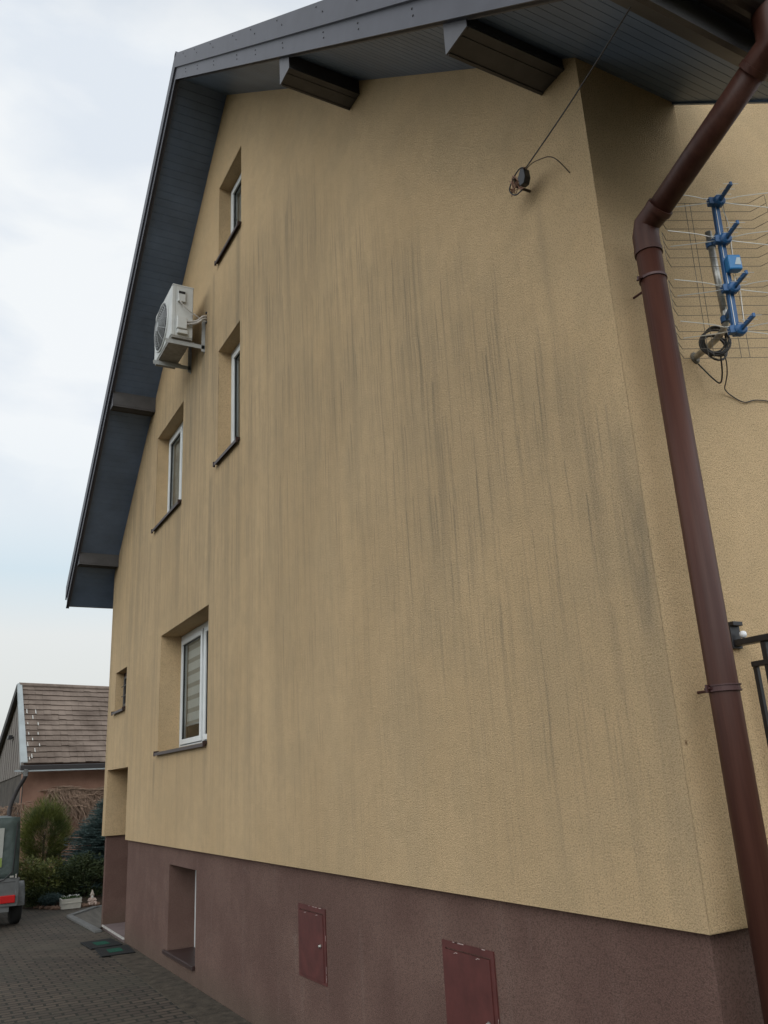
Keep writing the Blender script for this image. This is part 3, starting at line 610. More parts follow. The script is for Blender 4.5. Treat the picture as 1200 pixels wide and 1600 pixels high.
lathe(bm, (XV-.034, YR, ZR+.35), [(.04, 0), (.04, .2)], 16, (1, 0, 0))
obj('verge_cap', bm, M_BARGE, roof)
bm = bmesh.new(); lathe(bm, (0, 0, 0), [(.0065, 0), (.0065, .002), (.004, .005)], 10, (-1, 0, 0))
scr = obj('screw', bm, M_BLACK, roof); spots = []
for i in range(12):
    yy = YR - .45 - i*.62 + (.07 if i % 3 else -.05)
    if yy < -.6: break
    spots += [(XV-.034, yy, soff(yy, ZR+.27)), (XV-.034, yy+.1, soff(yy+.1, ZR+.33)), (XV-.012, yy+.04, soff(yy+.04, ZR+.05)), (XV-.012, yy+.045, soff(yy+.045, ZR+.10))]
for i, p in enumerate(spots):
    o = scr if i == 0 else scr.copy()
    if i: link(o, roof)
    o.location = p
# boxed purlin ends
for y0, y1, zb in ((0.09, 0.27, 5.40), (2.32, 2.50, 7.22), (9.10, 9.28, 7.28), (11.32, 11.50, 5.44)):
    bm = bmesh.new(); xe = XV+.03; top = min(soff(y0), soff(y1))
    lo, hi = (y0, y1)
    prism(bm, [(xe, y0, zb), (xe, y1, zb), (xe, y1, soff(y1)-.002), (xe, y0, soff(y0)-.002)], (.80, 0, 0))
    for k in (0,):                                       # cladding joint along the underside and the side
        box(bm, xe+.002, .5, y0+.055, y0+.062, zb-.004, zb+.001); box(bm, xe+.002, .5, y0-.004, y0+.001, zb+.02, zb+.028); box(bm, xe+.002, .5, y1-.001, y1+.004, zb+.06, zb+.067)
        box(bm, xe+.002, .5, y0-.006, y0+.012, zb-.006, zb+.010); box(bm, xe+.002, .5, y1-.012, y1+.006, zb-.006, zb+.010)
    be = obj('roof_beam', bm, M_BEAM, roof)
    bm = bmesh.new(); prism(bm, [(xe-.012, y0-.006, zb-.006), (xe-.012, y1+.006, zb-.006), (xe-.012, y1+.006, soff(y1+.006)-.03), (xe-.012, y0-.006, soff(y0-.006)-.03)], (.010, 0, 0)); obj('beam_end', bm, M_BEAMEND, be) if False else None
    o = obj('roof_beam_end', bm, M_BEAMEND, roof)
# eave trim, fascia, gutter (near eave) ; fascia (far eave)
bm = bmesh.new()
x0, x1 = XV, XN-.024
prism(bm, [(x0, -.69, soff(-.69)-.012), (x0, -.80, soff(-.80)-.012), (x0, -.80, soff(-.80)+.02), (x0, -.69, soff(-.69)+.02)], (x1-x0, 0, 0))
prism(bm, [(x0, -.80, soff(-.80)-.03), (x0, -.825, soff(-.80)-.03), (x0, -.825, soff(-.80)+.22), (x0, -.80, soff(-.80)+.22)], (x1-x0, 0, 0))
obj('fascia', bm, M_BEAM, roof); bm = bmesh.new(); x1 = XD+.5
prism(bm, [(x0, YE1, soff(YE1)-.01), (x0, YE1+.025, soff(YE1)-.01), (x0, YE1+.025, soff(YE1)+.24), (x0, YE1, soff(YE1)+.24)], (x1-x0, 0, 0))
obj('fascia', bm, M_BEAM, roof)
x1 = XN
bm = bmesh.new(); gc = (-.925, 4.86); gr = .098; n = 14
ring = [(gc[0]+gr*cos(pi+pi*i/n), gc[1]+gr*sin(pi+pi*i/n)) for i in range(n+1)]; inner = [(gc[0]+(gr-.006)*cos(pi+pi*i/n), gc[1]+(gr-.006)*sin(pi+pi*i/n)) for i in range(n, -1, -1)]
prism(bm, [(x0, a, b) for a, b in ring+inner], (x1-x0, 0, 0))
bmesh.ops.recalc_face_normals(bm, faces=bm.faces[:])
prism(bm, [(x0-.002, a, b) for a, b in ring], (.006, 0, 0))
tube(bm, [(x0, gc[0]-gr, gc[1]), (x1, gc[0]-gr, gc[1])], .009, 8)
for gxx in (-.3, .4):
    tube(bm, [(gxx, gc[0]+(gr+.003)*cos(pi+pi*i/10), gc[1]+(gr+.003)*sin(pi+pi*i/10)) for i in range(11)], .006, 6)
gut = obj('gutter', bm, M_GUT, roof)

# ------------------------------------------------------------------ downpipe (part of the house)
PR = 0.058; px_, py_ = 0.113, -0.155
top = Vector((0.36, -0.86, 4.86)); 
bm = bmesh.new()
path = [(px_, py_, 0.02), (px_, py_, 4.18)]
tube(bm, path, PR, 28)
pipe = attach(obj('downpipe', bm, M_PIPE, smooth=True), house)
k0 = Vector((px_, py_, 4.27)); k1 = Vector((0.098, -0.935, 4.62)); dd = (k1-k0).normalized()
bm = bmesh.new(); tube(bm, [k0+dd*.08, k1-dd*.02], PR-.002, 28); obj('slanted_pipe', bm, M_PIPE, pipe, smooth=True)
# segmented elbows with sockets
bm = bmesh.new()
e0 = Vector((px_, py_, 4.15)); tube(bm, [e0, Vector((px_, py_, 4.235)), k0+Vector((0, 0, .01))+dd*.02, k0+dd*.115], PR+.003, 28)
tube(bm, [Vector((px_, py_, 4.135)), Vector((px_, py_, 4.16))], PR+.006, 28); tube(bm, [k0+dd*.10, k0+dd*.125], PR+.006, 28)
o = obj('elbow', bm, M_PIPE, pipe, smooth=True)
md = o.modifiers.new('es', 'EDGE_SPLIT'); md.split_angle = radians(28)
bm = bmesh.new(); tube(bm, [k1-dd*.10, k1, k1+Vector((0, -.012, .05)), k1+Vector((0, -.012, .16))], PR+.003, 28); tube(bm, [k1-dd*.115, k1-dd*.09], PR+.006, 28); o = obj('elbow', bm, M_PIPE, pipe, smooth=True)
md = o.modifiers.new('es', 'EDGE_SPLIT'); md.split_angle = radians(28)
for zc, w in ((4.00, .012), (2.15, .024), (0.55, .024)):
    bm = bmesh.new(); tube(bm, [(px_, py_, zc-w/2), (px_, py_, zc+w/2)], PR+.005, 28)
    obox(bm, (px_-PR-.008, py_+.02, zc), (.011, 0, 0), (0, .004, 0), (0, 0, w/2+.003)); tube(bm, [(px_-PR-.008, py_+.005, zc), (px_-PR-.008, py_+.035, zc)], .005, 8); tube(bm, [(px_+.03, py_+.05, zc), (px_+.03, 0, zc)], .006, 8)
    if w > .02:
        tube(bm, [(px_, py_, zc-w/2-.001), (px_, py_, zc-w/2+.004)], PR+.009, 28); tube(bm, [(px_, py_, zc+w/2-.004), (px_, py_, zc+w/2+.001)], PR+.009, 28)
    o = obj('pipe_clamp', bm, M_PIPED, pipe)

# ------------------------------------------------------------------ balcony railing on the side wall
rl = empty('railing', (0.42, -0.6, 1.55), 'black iron balcony railing fixed to the yellow wall right of the brown downpipe', 'railing')
RX = 0.42
bm = bmesh.new(); box(bm, RX-.022, RX+.022, -1.6, -.012, 2.345, 2.372); attach(obj('handrail', bm, M_BLKM, bevel=.003), rl)
bm = bmesh.new(); box(bm, RX-.030, RX+.030, -.014, .0, 2.335, 2.450); box(bm, RX-.030, RX+.030, -.034, -.014, 2.432, 2.450); attach(obj('wall_plate', bm, M_BLKM, bevel=.002), rl)
bm = bmesh.new()
for i in range(2): obox(bm, (RX+.0, -.0145, 2.355), (.004, 0, 0), (0, .003, 0), (0, 0, .004))
box(bm, RX-.018, RX+.018, -1.5, -.075, 2.248, 2.270); box(bm, RX-.018, RX+.018, -1.5, -.075, 1.60, 1.622); attach(obj('panel_rail', bm, M_BLKM, bevel=.002), rl)
for i in range(11):
    bm = bmesh.new(); yy = -.084-i*.135; box(bm, RX-.009, RX+.009, yy-.009, yy+.009, 1.622, 2.248); attach(obj('baluster', bm, M_BLKM), rl)
for yy in (-.145, -.85, -1.45):
    bm = bmesh.new(); box(bm, RX-.0125, RX+.0125, yy-.0125, yy+.0125, 1.50, 2.345); attach(obj('post', bm, M_BLKM, bevel=.002), rl)
bm = bmesh.new(); box(bm, RX-.06, 4.0, -1.55, L-.01, 1.38, 1.50)
attach(obj('balcony_slab', bm, M_PL), rl)
bm = bmesh.new(); lathe(bm, (RX+.005, -.045, 2.376), [(.004, 0), (.013, .005), (.016, .014), (.014, .025), (.006, .030)], 18)
tag(obj('insulator_knob', bm, M_CERAM, smooth=True), 'small white ceramic ball sitting on the black handrail end', 'insulator')

# ------------------------------------------------------------------ heat pump outdoor unit
ac = empty('air_conditioner', (0, 6.95, 7.0), 'white air conditioner outdoor unit on wall brackets beside the attic window', 'air conditioner')
ax0, ax1, ay0, ay1, az0, az1 = -.435, -.165, 6.55, 7.38, 7.14, 7.85
bm = bmesh.new()
prism(bm, [(ax0+.03, ay0, az0), (ax1, ay0, az0), (ax1, ay0, az1), (ax0+.03, ay0, az1), (ax0, ay0+.0, az1-.03), (ax0, ay0, az0+.01)], (0, ay1-ay0, 0))
attach(obj('casing', bm, M_ACW, bevel=.012), ac)
bm = bmesh.new(); box(bm, ax0+.006, ax1+.004, ay0-.005, ay1+.005, az1-.012, az1+.008); attach(obj('lid', bm, M_ACW, bevel=.006), ac)
bm = bmesh.new(); box(bm, ax0+.012, ax1-.004, ay0+.006, ay1-.01, az0-.022, az0+.004)
for yy in (6.62, 7.22): box(bm, ax0-.01, ax1+.03, yy-.03, yy+.03, az0-.04, az0-.02)
attach(obj('base_pan', bm, M_ACD, bevel=.003), ac)
fc = Vector((ax0, 7.02, 7.49)); bm = bmesh.new()
for r, h in ((.30, .012), (.27, .026), (.24, .034), (.21, .041), (.18, .047), (.15, .051), (.12, .055), (.09, .058), (.06, .060)):
    tube(bm, [fc+Vector((-h, r*cos(t*pi/16), r*sin(t*pi/16))) for t in range(33)], .0045, 5)
for t in range(12):
    tube(bm, [fc+Vector((-h, r*cos(t*pi/6), r*sin(t*pi/6))) for r, h in ((.31, .0), (.27, .028), (.18, .05), (.06, .062))], .004, 5)
lathe(bm, fc+Vector((-.045, 0, 0)), [(.055, 0), (.055, .016), (.03, .02)], 20, (-1, 0, 0))
attach(obj('fan_grille', bm, M_ACG), ac)
bm = bmesh.new(); lathe(bm, fc+Vector((-.002, 0, 0)), [(.30, 0), (.31, .004), (.30, .006)], 36, (-1, 0, 0)); attach(obj('fan_recess', bm, mat('dark_fan_opening', (.05, .05, .052), .6), smooth=False), ac)
bm = bmesh.new(); tube(bm, [fc+Vector((-.006, .315*cos(t*pi/20), .315*sin(t*pi/20))) for t in range(41)], .011, 6); attach(obj('fan_ring', bm, M_ACW, smooth=True), ac)
bm = bmesh.new(); box(bm, ax1-.20, ax1-.10, ay0-.022, ay0+.002, 7.61, 7.775); box(bm, ax1-.195, ax1-.105, ay0-.034, ay0-.020, 7.61, 7.70); attach(obj('grip_cover', bm, M_ACW, bevel=.008), ac)
bm = bmesh.new(); box(bm, ax1-.19, ax1-.11, ay0-.0235, ay0-.0215, 7.725, 7.76); attach(obj('grip_slot', bm, M_BLACK), ac)
bm = bmesh.new(); box(bm, ax1-.21, ax1-.085, ay0-.055, ay0+.002, 7.225, 7.395); box(bm, ax1-.20, ax1-.07, ay0-.040, ay0+.002, 7.165, 7.225); attach(obj('valve_cover', bm, M_ACW, bevel=.010), ac)
bm = bmesh.new(); box(bm, ax0+.045, ax0+.049, ay0-.001, ay0+.001, az0, az1); box(bm, ax1-.01, ax1-.007, ay0-.002, ay0+.001, az0, az1-.02); attach(obj('panel_seam', bm, M_ACD), ac)
for yy in (6.60, 7.20):
    bm = bmesh.new(); zt = az0-.04
    box(bm, -.49, -.002, yy-.020, yy+.020, zt-.004, zt); box(bm, -.49, -.002, yy-.020, yy-.016, zt-.055, zt-.004) 
    box(bm, -.006, 0.0, yy-.020, yy+.020, zt-.09, 7.50); box(bm, -.045, -.006, yy-.020, yy-.016, zt-.09, 7.50)
    attach(obj('bracket', bm, M_BRK, bevel=.001), ac)
for dz, dy in ((0, 0), (-.035, -.012)):
    bm = bmesh.new(); tube(bm, smoothpath([(ax1-.09, ay0-.03, 7.34+dz), (ax1+.03, ay0-.045+dy, 7.37+dz), (-.06, ay0-.04, 7.45+dz), (-.01, ay0-.02, 7.48+dz), (.03, ay0-.01, 7.485+dz)]), .014, 10); attach(obj('refrigerant_pipe', bm, M_HOSE, smooth=True), ac)
bm = bmesh.new(); tube(bm, smoothpath([(ax1-.17, ay0-.03, 7.615), (ax1-.165, ay0-.05, 7.58), (ax1-.08, ay0-.05, 7.50), (-.10, ay0-.05, 7.42), (-.05, ay0-.04, 7.39), (-.01, ay0-.03, 7.40)]), .007, 8); attach(obj('power_cable', bm, M_HOSE, smooth=True), ac)
for gz, gr_ in ((7.53, .018), (7.40, .022)):
    bm = bmesh.new(); lathe(bm, (.0, ay0-.02, gz), [(gr_, 0), (gr_*.7, .015)], 12, (-1, 0, 0)); attach(obj('wall_grommet', bm, M_BLACK), ac)

# ------------------------------------------------------------------ overhead wire anchor and wires
an = empty('wire_anchor', (-.06, .42, 4.9), 'small black junction box on a bracket with tangled copper wires, high on the gable wall', 'junction box')
bc = Vector((-.10, .385, 4.90)); bm = bmesh.new()
hexp = [(.00, .052), (.026, .036), (.031, -.016), (.014, -.050), (-.020, -.046), (-.030, .012)]
prism(bm, [bc+Vector((-.020, -u, v)) for u, v in hexp], (.040, 0, 0)); attach(obj('junction_box', bm, M_BLACK, bevel=.004), an)
bm = bmesh.new(); tube(bm, [(0.01, .46, 4.90), (-.09, .46, 4.90), (-.12, .44, 4.93)], .008, 8); tube(bm, [(-.09, .46, 4.90), (-.10, .38, 4.90)], .006, 8); attach(obj('bracket', bm, M_RUST), an)
bm = bmesh.new(); rr = random.Random(4)
for i in range(7):
    c0 = Vector((-.10, .46, 4.91)); pts = [Vector((-.11+rr.uniform(-.01, .02), .36, 4.945))]
    for k in range(4): pts.append(c0+Vector((rr.uniform(-.02, .03), rr.uniform(-.035, .055), rr.uniform(-.05, .05))))
    pts.append(Vector((-.10, .40, 4.86+rr.uniform(-.02, .02)))); tube(bm, smoothpath(pts, 5), .0022, 5)
attach(obj('wire_tangle', bm, M_COPPER), an)
bm = bmesh.new(); tube(bm, smoothpath([(-.10, .36, 4.945), (-.11, .40, 4.965), (-.11, .46, 4.945), (-.11, .50, 4.90), (-.10, .47, 4.85), (-.10, .41, 4.84)]), .004, 6); attach(obj('wire_loop', bm, M_BLACK), an)
bm = bmesh.new(); tube(bm, smoothpath([(-.10, .36, 4.935), (-.10, .31, 4.935), (-.09, .25, 4.92), (-.075, .20, 4.90), (-.05, .17, 4.86), (0.005, .148, 4.78)]), .0027, 6)
tag(obj('bent_wire', bm, M_RUST, smooth=True), 'thin rusty wire bending from the junction box down into the wall', 'wire')
bm = bmesh.new()
P0 = Vector((-.10, .362, 4.945)); P1 = Vector((-.49, -.925, 4.76)); tube(bm, [P0+(P1-P0)*t+Vector((0, 0, -.02*sin(pi*t))) for t in [i/14 for i in range(15)]], .0036, 8)
tag(obj('service_cable', bm, M_CABLE, smooth=True), 'taut dark cable running from the junction box up to the eave', 'cable')

# ------------------------------------------------------------------ television antenna
at = empty('television_antenna', (.40, 0, 3.77), 'blue four-bay television antenna with wire reflector on a steel mast', 'antenna')
nv = Vector((-.42, -.907, 0)); uv = Vector((.907, -.42, 0)); zv = Vector((0, 0, 1))
mast = Vector((.41, -.27, 0))
bm = bmesh.new(); tube(bm, smoothpath([(.50, .01, 3.755), (.455, -.14, 3.752), (.425, -.235, 3.765), (.412, -.268, 3.80), (.41, -.27, 3.86)], 5), .0155, 14); tube(bm, [(.41, -.27, 3.84), (.41, -.27, 4.27)], .0155, 16); attach(obj('mast', bm, M_STEEL, smooth=True), at)
bm = bmesh.new(); lathe(bm, (.50, 0, 3.755), [(.030, 0), (.030, .005), (.020, .012)], 16, (0, -1, 0)); attach(obj('wall_flange', bm, M_MESH), at)
bt = Vector((.375, -.355, 4.37)); bb = Vector((.338, -.355, 3.655)); bd = (bt-bb).normalized()
bm = bmesh.new(); obox(bm, (bt+bb)/2, uv*.011, nv*.011, (bt-bb)/2)
obox(bm, (bt+bb)/2+uv*.017, uv*.004, nv*.006, (bt-bb)/2*.97); attach(obj('boom', bm, M_BLUE, bevel=.002), at)
for z in (4.20, 3.80):
    bm = bmesh.new(); m0 = Vector((.41, -.27, z)); b0 = bb+(bt-bb)*((z-bb.z)/(bt.z-bb.z)); obox(bm, (m0+b0)/2, (b0-m0)/2, zv*.010, (b0-m0).normalized().cross(zv)*.007); lathe(bm, m0-zv*.014, [(.022, 0), (.022, .028)], 14)
    attach(obj('mast_clamp', bm, M_BLUE), at)
bays = [4.355, 4.145, 3.885, 3.672]
def on_boom(z): return bb+(bt-bb)*((z-bb.z)/(bt.z-bb.z))
for i, z in enumerate(bays):
    h = on_boom(z)+nv*.018
    bm = bmesh.new(); lathe(bm, h-nv*.012+uv*.01, [(.026, 0), (.029, .006), (.029, .030), (.022, .036)], 12, nv)
    obox(bm, h-uv*.018, uv*.020, zv*.018, nv*.014); obox(bm, h+nv*.075+uv*.012, nv*.055, uv*.006, zv*.010)
    hub = attach(obj('dipole_hub', bm, M_BLUE, bevel=.002), at)
    bm = bmesh.new()
    for k in (.055, .09, .125): tube(bm, [h+nv*k+uv*(.012-.035), h+nv*k+uv*(.012+.035)], .0015, 6)
    tube(bm, [h+nv*.01-uv*.06+zv*.012, h+nv*.01+uv*.06+zv*.012], .0018, 6)
    obj('director_rods', bm, M_ALU, hub)
    for sx_ in (-1, 1):
        for sz_ in (-1, 1):
            bm = bmesh.new(); tube(bm, smoothpath([h+uv*.015*sx_, h+uv*(.015+.09)*sx_+zv*.022*sz_+nv*.01, h+uv*.255*sx_+zv*.042*sz_+nv*.012], 5), .0022, 6); attach(obj('whisker', bm, M_ALU), at)
    # wire reflector panel behind the bay
    bm = bmesh.new(); r0 = on_boom(z)-nv*.075
    hs = (-.078, -.030, .018, .066) if i in (0, 1, 2) else (-.085, -.037, .011, .05)
    for hz in hs:
        p = [r0-uv*.262+nv*.062+zv*(hz+.0), r0-uv*.215+zv*hz, r0+uv*.215+zv*hz, r0+uv*.262+nv*.062+zv*hz]; tube(bm, p, .0014, 5)
    for sx_, en in ((-1, -.262), (1, .262)): tube(bm, [r0+uv*en+nv*.062+zv*hs[0], r0+uv*en+nv*.062+zv*hs[-1]], .0012, 5)
    attach(obj('reflector_wires', bm, M_MESH), at)
bm = bmesh.new()
for u in (-.10, -.075, .05, .09):
    tube(bm, [on_boom(4.355)-nv*.077+uv*u+zv*.066, on_boom(3.672)-nv*.077+uv*u-zv*.085], .0014, 5)
attach(obj('reflector_uprights', bm, M_MESH), at)
bm = bmesh.new()
for k, z0_, z1_ in ((.030, 4.34, 4.05), (.030, 3.97, 3.69)):
    tube(bm, [on_boom(z0_)+nv*.006+uv*k, on_boom(z0_-.11)+nv*.025+uv*(k+.01), on_boom(z1_)+nv*.03+uv*k], .0016, 6); tube(bm, [on_boom(z0_)+nv*.014-uv*.003, on_boom(z1_)+nv*.014-uv*.003], .0016, 6)
attach(obj('phasing_line', bm, M_ALU), at)
ba = on_boom(4.005)+nv*.032+uv*.025
bm = bmesh.new(); obox(bm, ba, uv*.031, nv*.020, zv*.038); ab = attach(obj('amplifier_box', bm, M_BLUEB, bevel=.007), at)
bm = bmesh.new(); prism(bm, [ba+nv*.0205+uv*(-.005)+zv*(-.015), ba+nv*.0205+uv*.024+zv*(-.017), ba+nv*.0205+uv*.024+zv*.020, ba+nv*.0205+uv*.008+zv*.020], nv*.001); obj('sticker', bm, M_STICK, ab)
bm = bmesh.new(); cc = Vector((.44, -.17, 3.745))
for i in range(6):
    r = .056+.006*(i % 3); t0 = i*.9; off = Vector((.006*i-.015, .006*i-.015, -.004*i))
    ring = [cc+off+Vector((uv.x*cos(t*pi/12)*r*.95, uv.y*cos(t*pi/12)*r*.95, sin(t*pi/12)*r)) + nv*.02*sin(t*pi/12+t0) for t in range(25)]; tube(bm, ring, .0052, 6)
attach(obj('coiled_cable', bm, M_CABLE, smooth=True), at)
bm = bmesh.new()
tube(bm, smoothpath([(.44, -.19, 3.69), (.46, -.17, 3.64), (.49, -.14, 3.60), (.52, -.10, 3.58), (.53, -.06, 3.62), (.505, -.01, 3.72)]), .004, 6)
tube(bm, smoothpath([(.46, -.19, 3.68), (.475, -.185, 3.64), (.50, -.16, 3.60), (.56, -.10, 3.59), (.64, -.03, 3.60), (.72, -.008, 3.585), (.80, -.008, 3.57), (.90, -.008, 3.60), (1.1, -.008, 3.62), (1.5, -.008, 3.66)]), .0030, 6)
attach(obj('antenna_lead', bm, M_CABLE, smooth=True), at)

# ------------------------------------------------------------------ old barn behind
E0 = Vector((-.50, 18.45, 0)); R0 = Vector((-.53, 20.24, 0)); B0 = Vector((-.60, 27.0, 0)); LD = Vector((.953, .302, 0)); ZE, ZRr, ZB = 2.60, 4.54, 2.21; BL = 11.0
barn = empty('barn', (4.5, 22, 0), 'old barn with weathered brown tiled roof and grey boarded gable behind the shrubs', 'barn')
def rp(s, t, up=0.0):
    """point on the front slope: s metres along, t 0..1 from eave to ridge"""
    p = E0.lerp(R0, t) + LD*s; return Vector((p.x, p.y, ZE+(ZRr-ZE)*t)) + Vector((-.0, -.7, .68))*up
bm = bmesh.new(); NC = 15; nb = 60
rb = random.Random(11)
for r in range(NC):
    t0, t1 = r/NC, (r+1)/NC+.012
    ups = .035
    for k in range(nb):
        s0 = .02+k*BL/nb; s1 = s0+BL/nb-.002; j = rb.uniform(-.006, .006); jt = rb.uniform(-.004, .004)
        a = [rp(s0, t0+jt, ups+j), rp(s1, t0+jt, ups+j), rp(s1, t1, .004), rp(s0, t1, .004)]; vs = [bm.verts.new(p) for p in a]; bm.faces.new(vs)
        b_ = [rp(s0, t0+jt, .0), rp(s1, t0+jt, .0)]; v2 = [bm.verts.new(p) for p in b_]; bm.faces.new((vs[0], vs[1], v2[1], v2[0]))
brf = attach(obj('roof', bm, M_BTILE), barn)
bm = bmesh.new()                                         # rear slope and ridge capping
q0, q1 = R0+Vector((0, 0, ZRr)), B0+Vector((0, 0, ZB)); prism(bm, [q0, q1, q1-Vector((0, 0, .12)), q0-Vector((0, 0, .12))], LD*BL); obj('rear_slope', bm, M_BTILE, brf)
bm = bmesh.new()
for k in range(32):
    a = rp(k*.34, 1.0)+Vector((0, 0, .0)); b_ = rp(k*.34+.36, 1.0)+Vector((0, 0, .01)); tube(bm, [a, b_], [.075, .065], 8)
obj('ridge_tiles', bm, M_BTILE, brf)
bm = bmesh.new()
for t0, t1 in ((0, .33), (.33, .66), (.66, 1.0)):
    w = .10+.05*(1-t0); prism(bm, [rp(-.05, t0, .045), rp(.06+.05*(1-t0), t0, .05), rp(.06+.04*(1-t1), t1, .05), rp(-.05, t1, .045)], (0, 0, .02)); prism(bm, [rp(-.055, t0, .05), rp(-.055, t1, .05), rp(-.055, t1, .05)-Vector((0, 0, .10)), rp(-.055, t0, .05)-Vector((0, 0, .10))], (.01, .003, 0))
obj('verge_flashing', bm, M_BFLASH, brf)
bm = bmesh.new()
for s, t in ((.10, .62), (.30, .62), (.20, .55), (.10, .48), (.34, .47), (.08, .35), (.34, .35), (.20, .28), (.10, .21), (.34, .21), (.22, .14), (.08, .05), (.14, .07)):
    c = rp(s+.06, t+.01, .045); q_ = rb.uniform(-.02, .012); s += rb.uniform(-.03, .03); prism(bm, [rp(s+.045, t-.015, .047), rp(s+.07, t-.02, .047), rp(s+.065, t+.035+q_, .03), rp(s+.05, t+.03+q_, .03)], (0, -.004, .006))
obj('mortar_patches', bm, M_MORT, brf)
bm = bmesh.new(); a, b_ = rp(-.05, 0), rp(BL, 0)
prism(bm, [a+Vector((0, -.02, -.02)), a+Vector((0, -.14, -.04)), a+Vector((0, -.13, -.13)), a+Vector((0, -.02, -.14))], b_-a); obj('eave_gutter', bm, M_BDARK, brf)
bm = bmesh.new(); prism(bm, [a+Vector((-.12, -.13, -.125)), a+Vector((-.12, -.16, -.125)), a+Vector((-.12, -.16, -.165)), a+Vector((-.12, -.13, -.165))], b_-a); obj('gutter_lip', bm, M_BFLASH, brf)
bm = bmesh.new(); d0, d1 = R0+Vector((-.06, 0, ZRr+.03)), B0+Vector((-.06, 0, ZB+.03)); prism(bm, [d0, d1, d1-Vector((0, 0, .24)), d0-Vector((0, 0, .20))], (.06, 0, 0)); obj('rear_verge_board', bm, M_BDARK, brf)
# walls
Wc = E0+LD*.10+Vector((-.02, .22, 0)); Bc = B0+LD*.10+Vector((0, -.3, 0)); Rc = R0+LD*.10
bm = bmesh.new(); prism(bm, [Wc+Vector((0, 0, -.05)), Wc+LD*(BL-.3)+Vector((0, 0, -.05)), Wc+LD*(BL-.3)+Vector((0, 0, 2.62)), Wc+Vector((0, 0, 2.62))], (-.03, .25, 0)); attach(obj('front_wall', bm, M_BPINK), barn)
bm = bmesh.new(); prism(bm, [Wc+Vector((-.012, .0, -.05)), Bc+Vector((0, 0, -.05)), Bc+Vector((0, 0, 2.30)), Wc+Vector((-.012, .0, 2.44))], LD*.25); attach(obj('side_wall', bm, M_BMAS), barn)
bm = bmesh.new()
# vertical boards filling the gable
nbd = 34
for k in range(nbd):
    f0, f1 = k/nbd, (k+1)/nbd-.004
    def gp(f):
        p = Wc.lerp(Bc, f); yy = p.y
        if yy < R0.y: zt = ZE + (ZRr-ZE)*max(0, (yy-E0.y))/(R0.y-E0.y)
        else: zt = ZRr + (ZB-ZRr)*(yy-R0.y)/(B0.y-R0.y)
        return p, zt-.06, 2.44-.14*f-.03
    p, zt, zb = gp(f0); q, zt2, zb2 = gp(f1)
    if zt <= zb+.02 or zt2 <= zb2+.02: continue
    o_ = -LD*(.03+.008*(k % 2)); prism(bm, [p+o_+Vector((0, 0, zb)), q+o_+Vector((0, 0, zb2)), q+o_+Vector((0, 0, zt2)), p+o_+Vector((0, 0, zt))], LD*.03)
gb = attach(obj('gable_boards', bm, M_BWOOD), barn)
bm = bmesh.new(); c = Wc.lerp(Bc, .30)+Vector((-.12, 0, 3.35)); box(bm, c.x-.05, c.x+.05, c.y-.12, c.y+.12, c.z-.05, c.z+.05); tube(bm, [c, c+Vector((.12, 0, .0))], .02); tube(bm, [c+Vector((0, .05, 0)), c+Vector((-.02, .25, .02))], .03); attach(obj('gable_lamp', bm, M_BLACK, bevel=.01), barn)
bm = bmesh.new(); c = rp(.02, 0)+Vector((.05, -.08, -.13)); tube(bm, smoothpath([c, c+Vector((.0, -.0, -.14)), c+Vector((-.12, .22, -.42)), c+Vector((-.22, .35, -.75)), c+Vector((-.24, .35, -1.0)), c+Vector((-.24, .35, -2.3))]), .045, 10); attach(obj('downpipe', bm, M_BDARK, smooth=True), barn)
bm = bmesh.new(); c2 = c; tube(bm, [c2+Vector((0, -.01, .02)), c2+Vector((0, -.01, -.13))], .055, 10); attach(obj('pipe_outlet', bm, M_KERB), barn)

# ------------------------------------------------------------------ dry climbing vines on the barn
def vine(label, pts, n, zt, drop, seed):
    r = random.Random(seed); bm = bmesh.new()
    p0, p1 = Vector(pts[0]), Vector(pts[1]); nrm = Vector((-.3, -.95, 0))
    for i in range(n):
        f = r.random(); a = p0.lerp(p1, f)+Vector((0, 0, zt-.02*r.random()+.10*sin(f*9)*r.random()))+nrm*(.03+.12*r.random())
        P = [a]; d = Vector((r.uniform(-.5, .5), 0, -1)); L_ = drop*r.uniform(.4, 1.1); k = 5
        if r.random() < .35: P.insert(0, a+Vector((r.uniform(-.3, .3), 0, .03*r.random()-.02)))
        for j in range(k):
            d = d+Vector((r.uniform(-.5, .5), r.uniform(-.12, .08), r.uniform(-.15, .1))); d.y *= .5; P.append(P[-1]+d.normalized()*L_/k)
        rr_ = r.uniform(.005, .013); tube(bm, P, [rr_*(1-.12*q) for q in range(len(P))], 4)
    for i in range(14):
        f = r.random()*.7; a = p0.lerp(p1, f)+nrm*.04+Vector((0, 0, zt-r.random()*drop*.5)); P = [a]
        for j in range(5): P.append(P[-1]+Vector((r.uniform(.05, .18), r.uniform(-.02, .04), r.uniform(-.07, .07))))
        tube(bm, P, r.uniform(.008, .014), 5)
    tag(obj('climbing_vine', bm, M_TWIG), label, 'vine')
fw0 = Wc+LD*.62; vine('tangle of bare brown climber stems on the pink barn wall', [fw0, Wc+LD*2.6], 620, 2.02, .95, 3)
vine('bare brown climber at the barn corner under its sloping downpipe', [Wc+Vector((-1.0, .9, 0)), Wc+LD*.12+Vector((0, -.02, 0))], 150, 1.72, .95, 9)

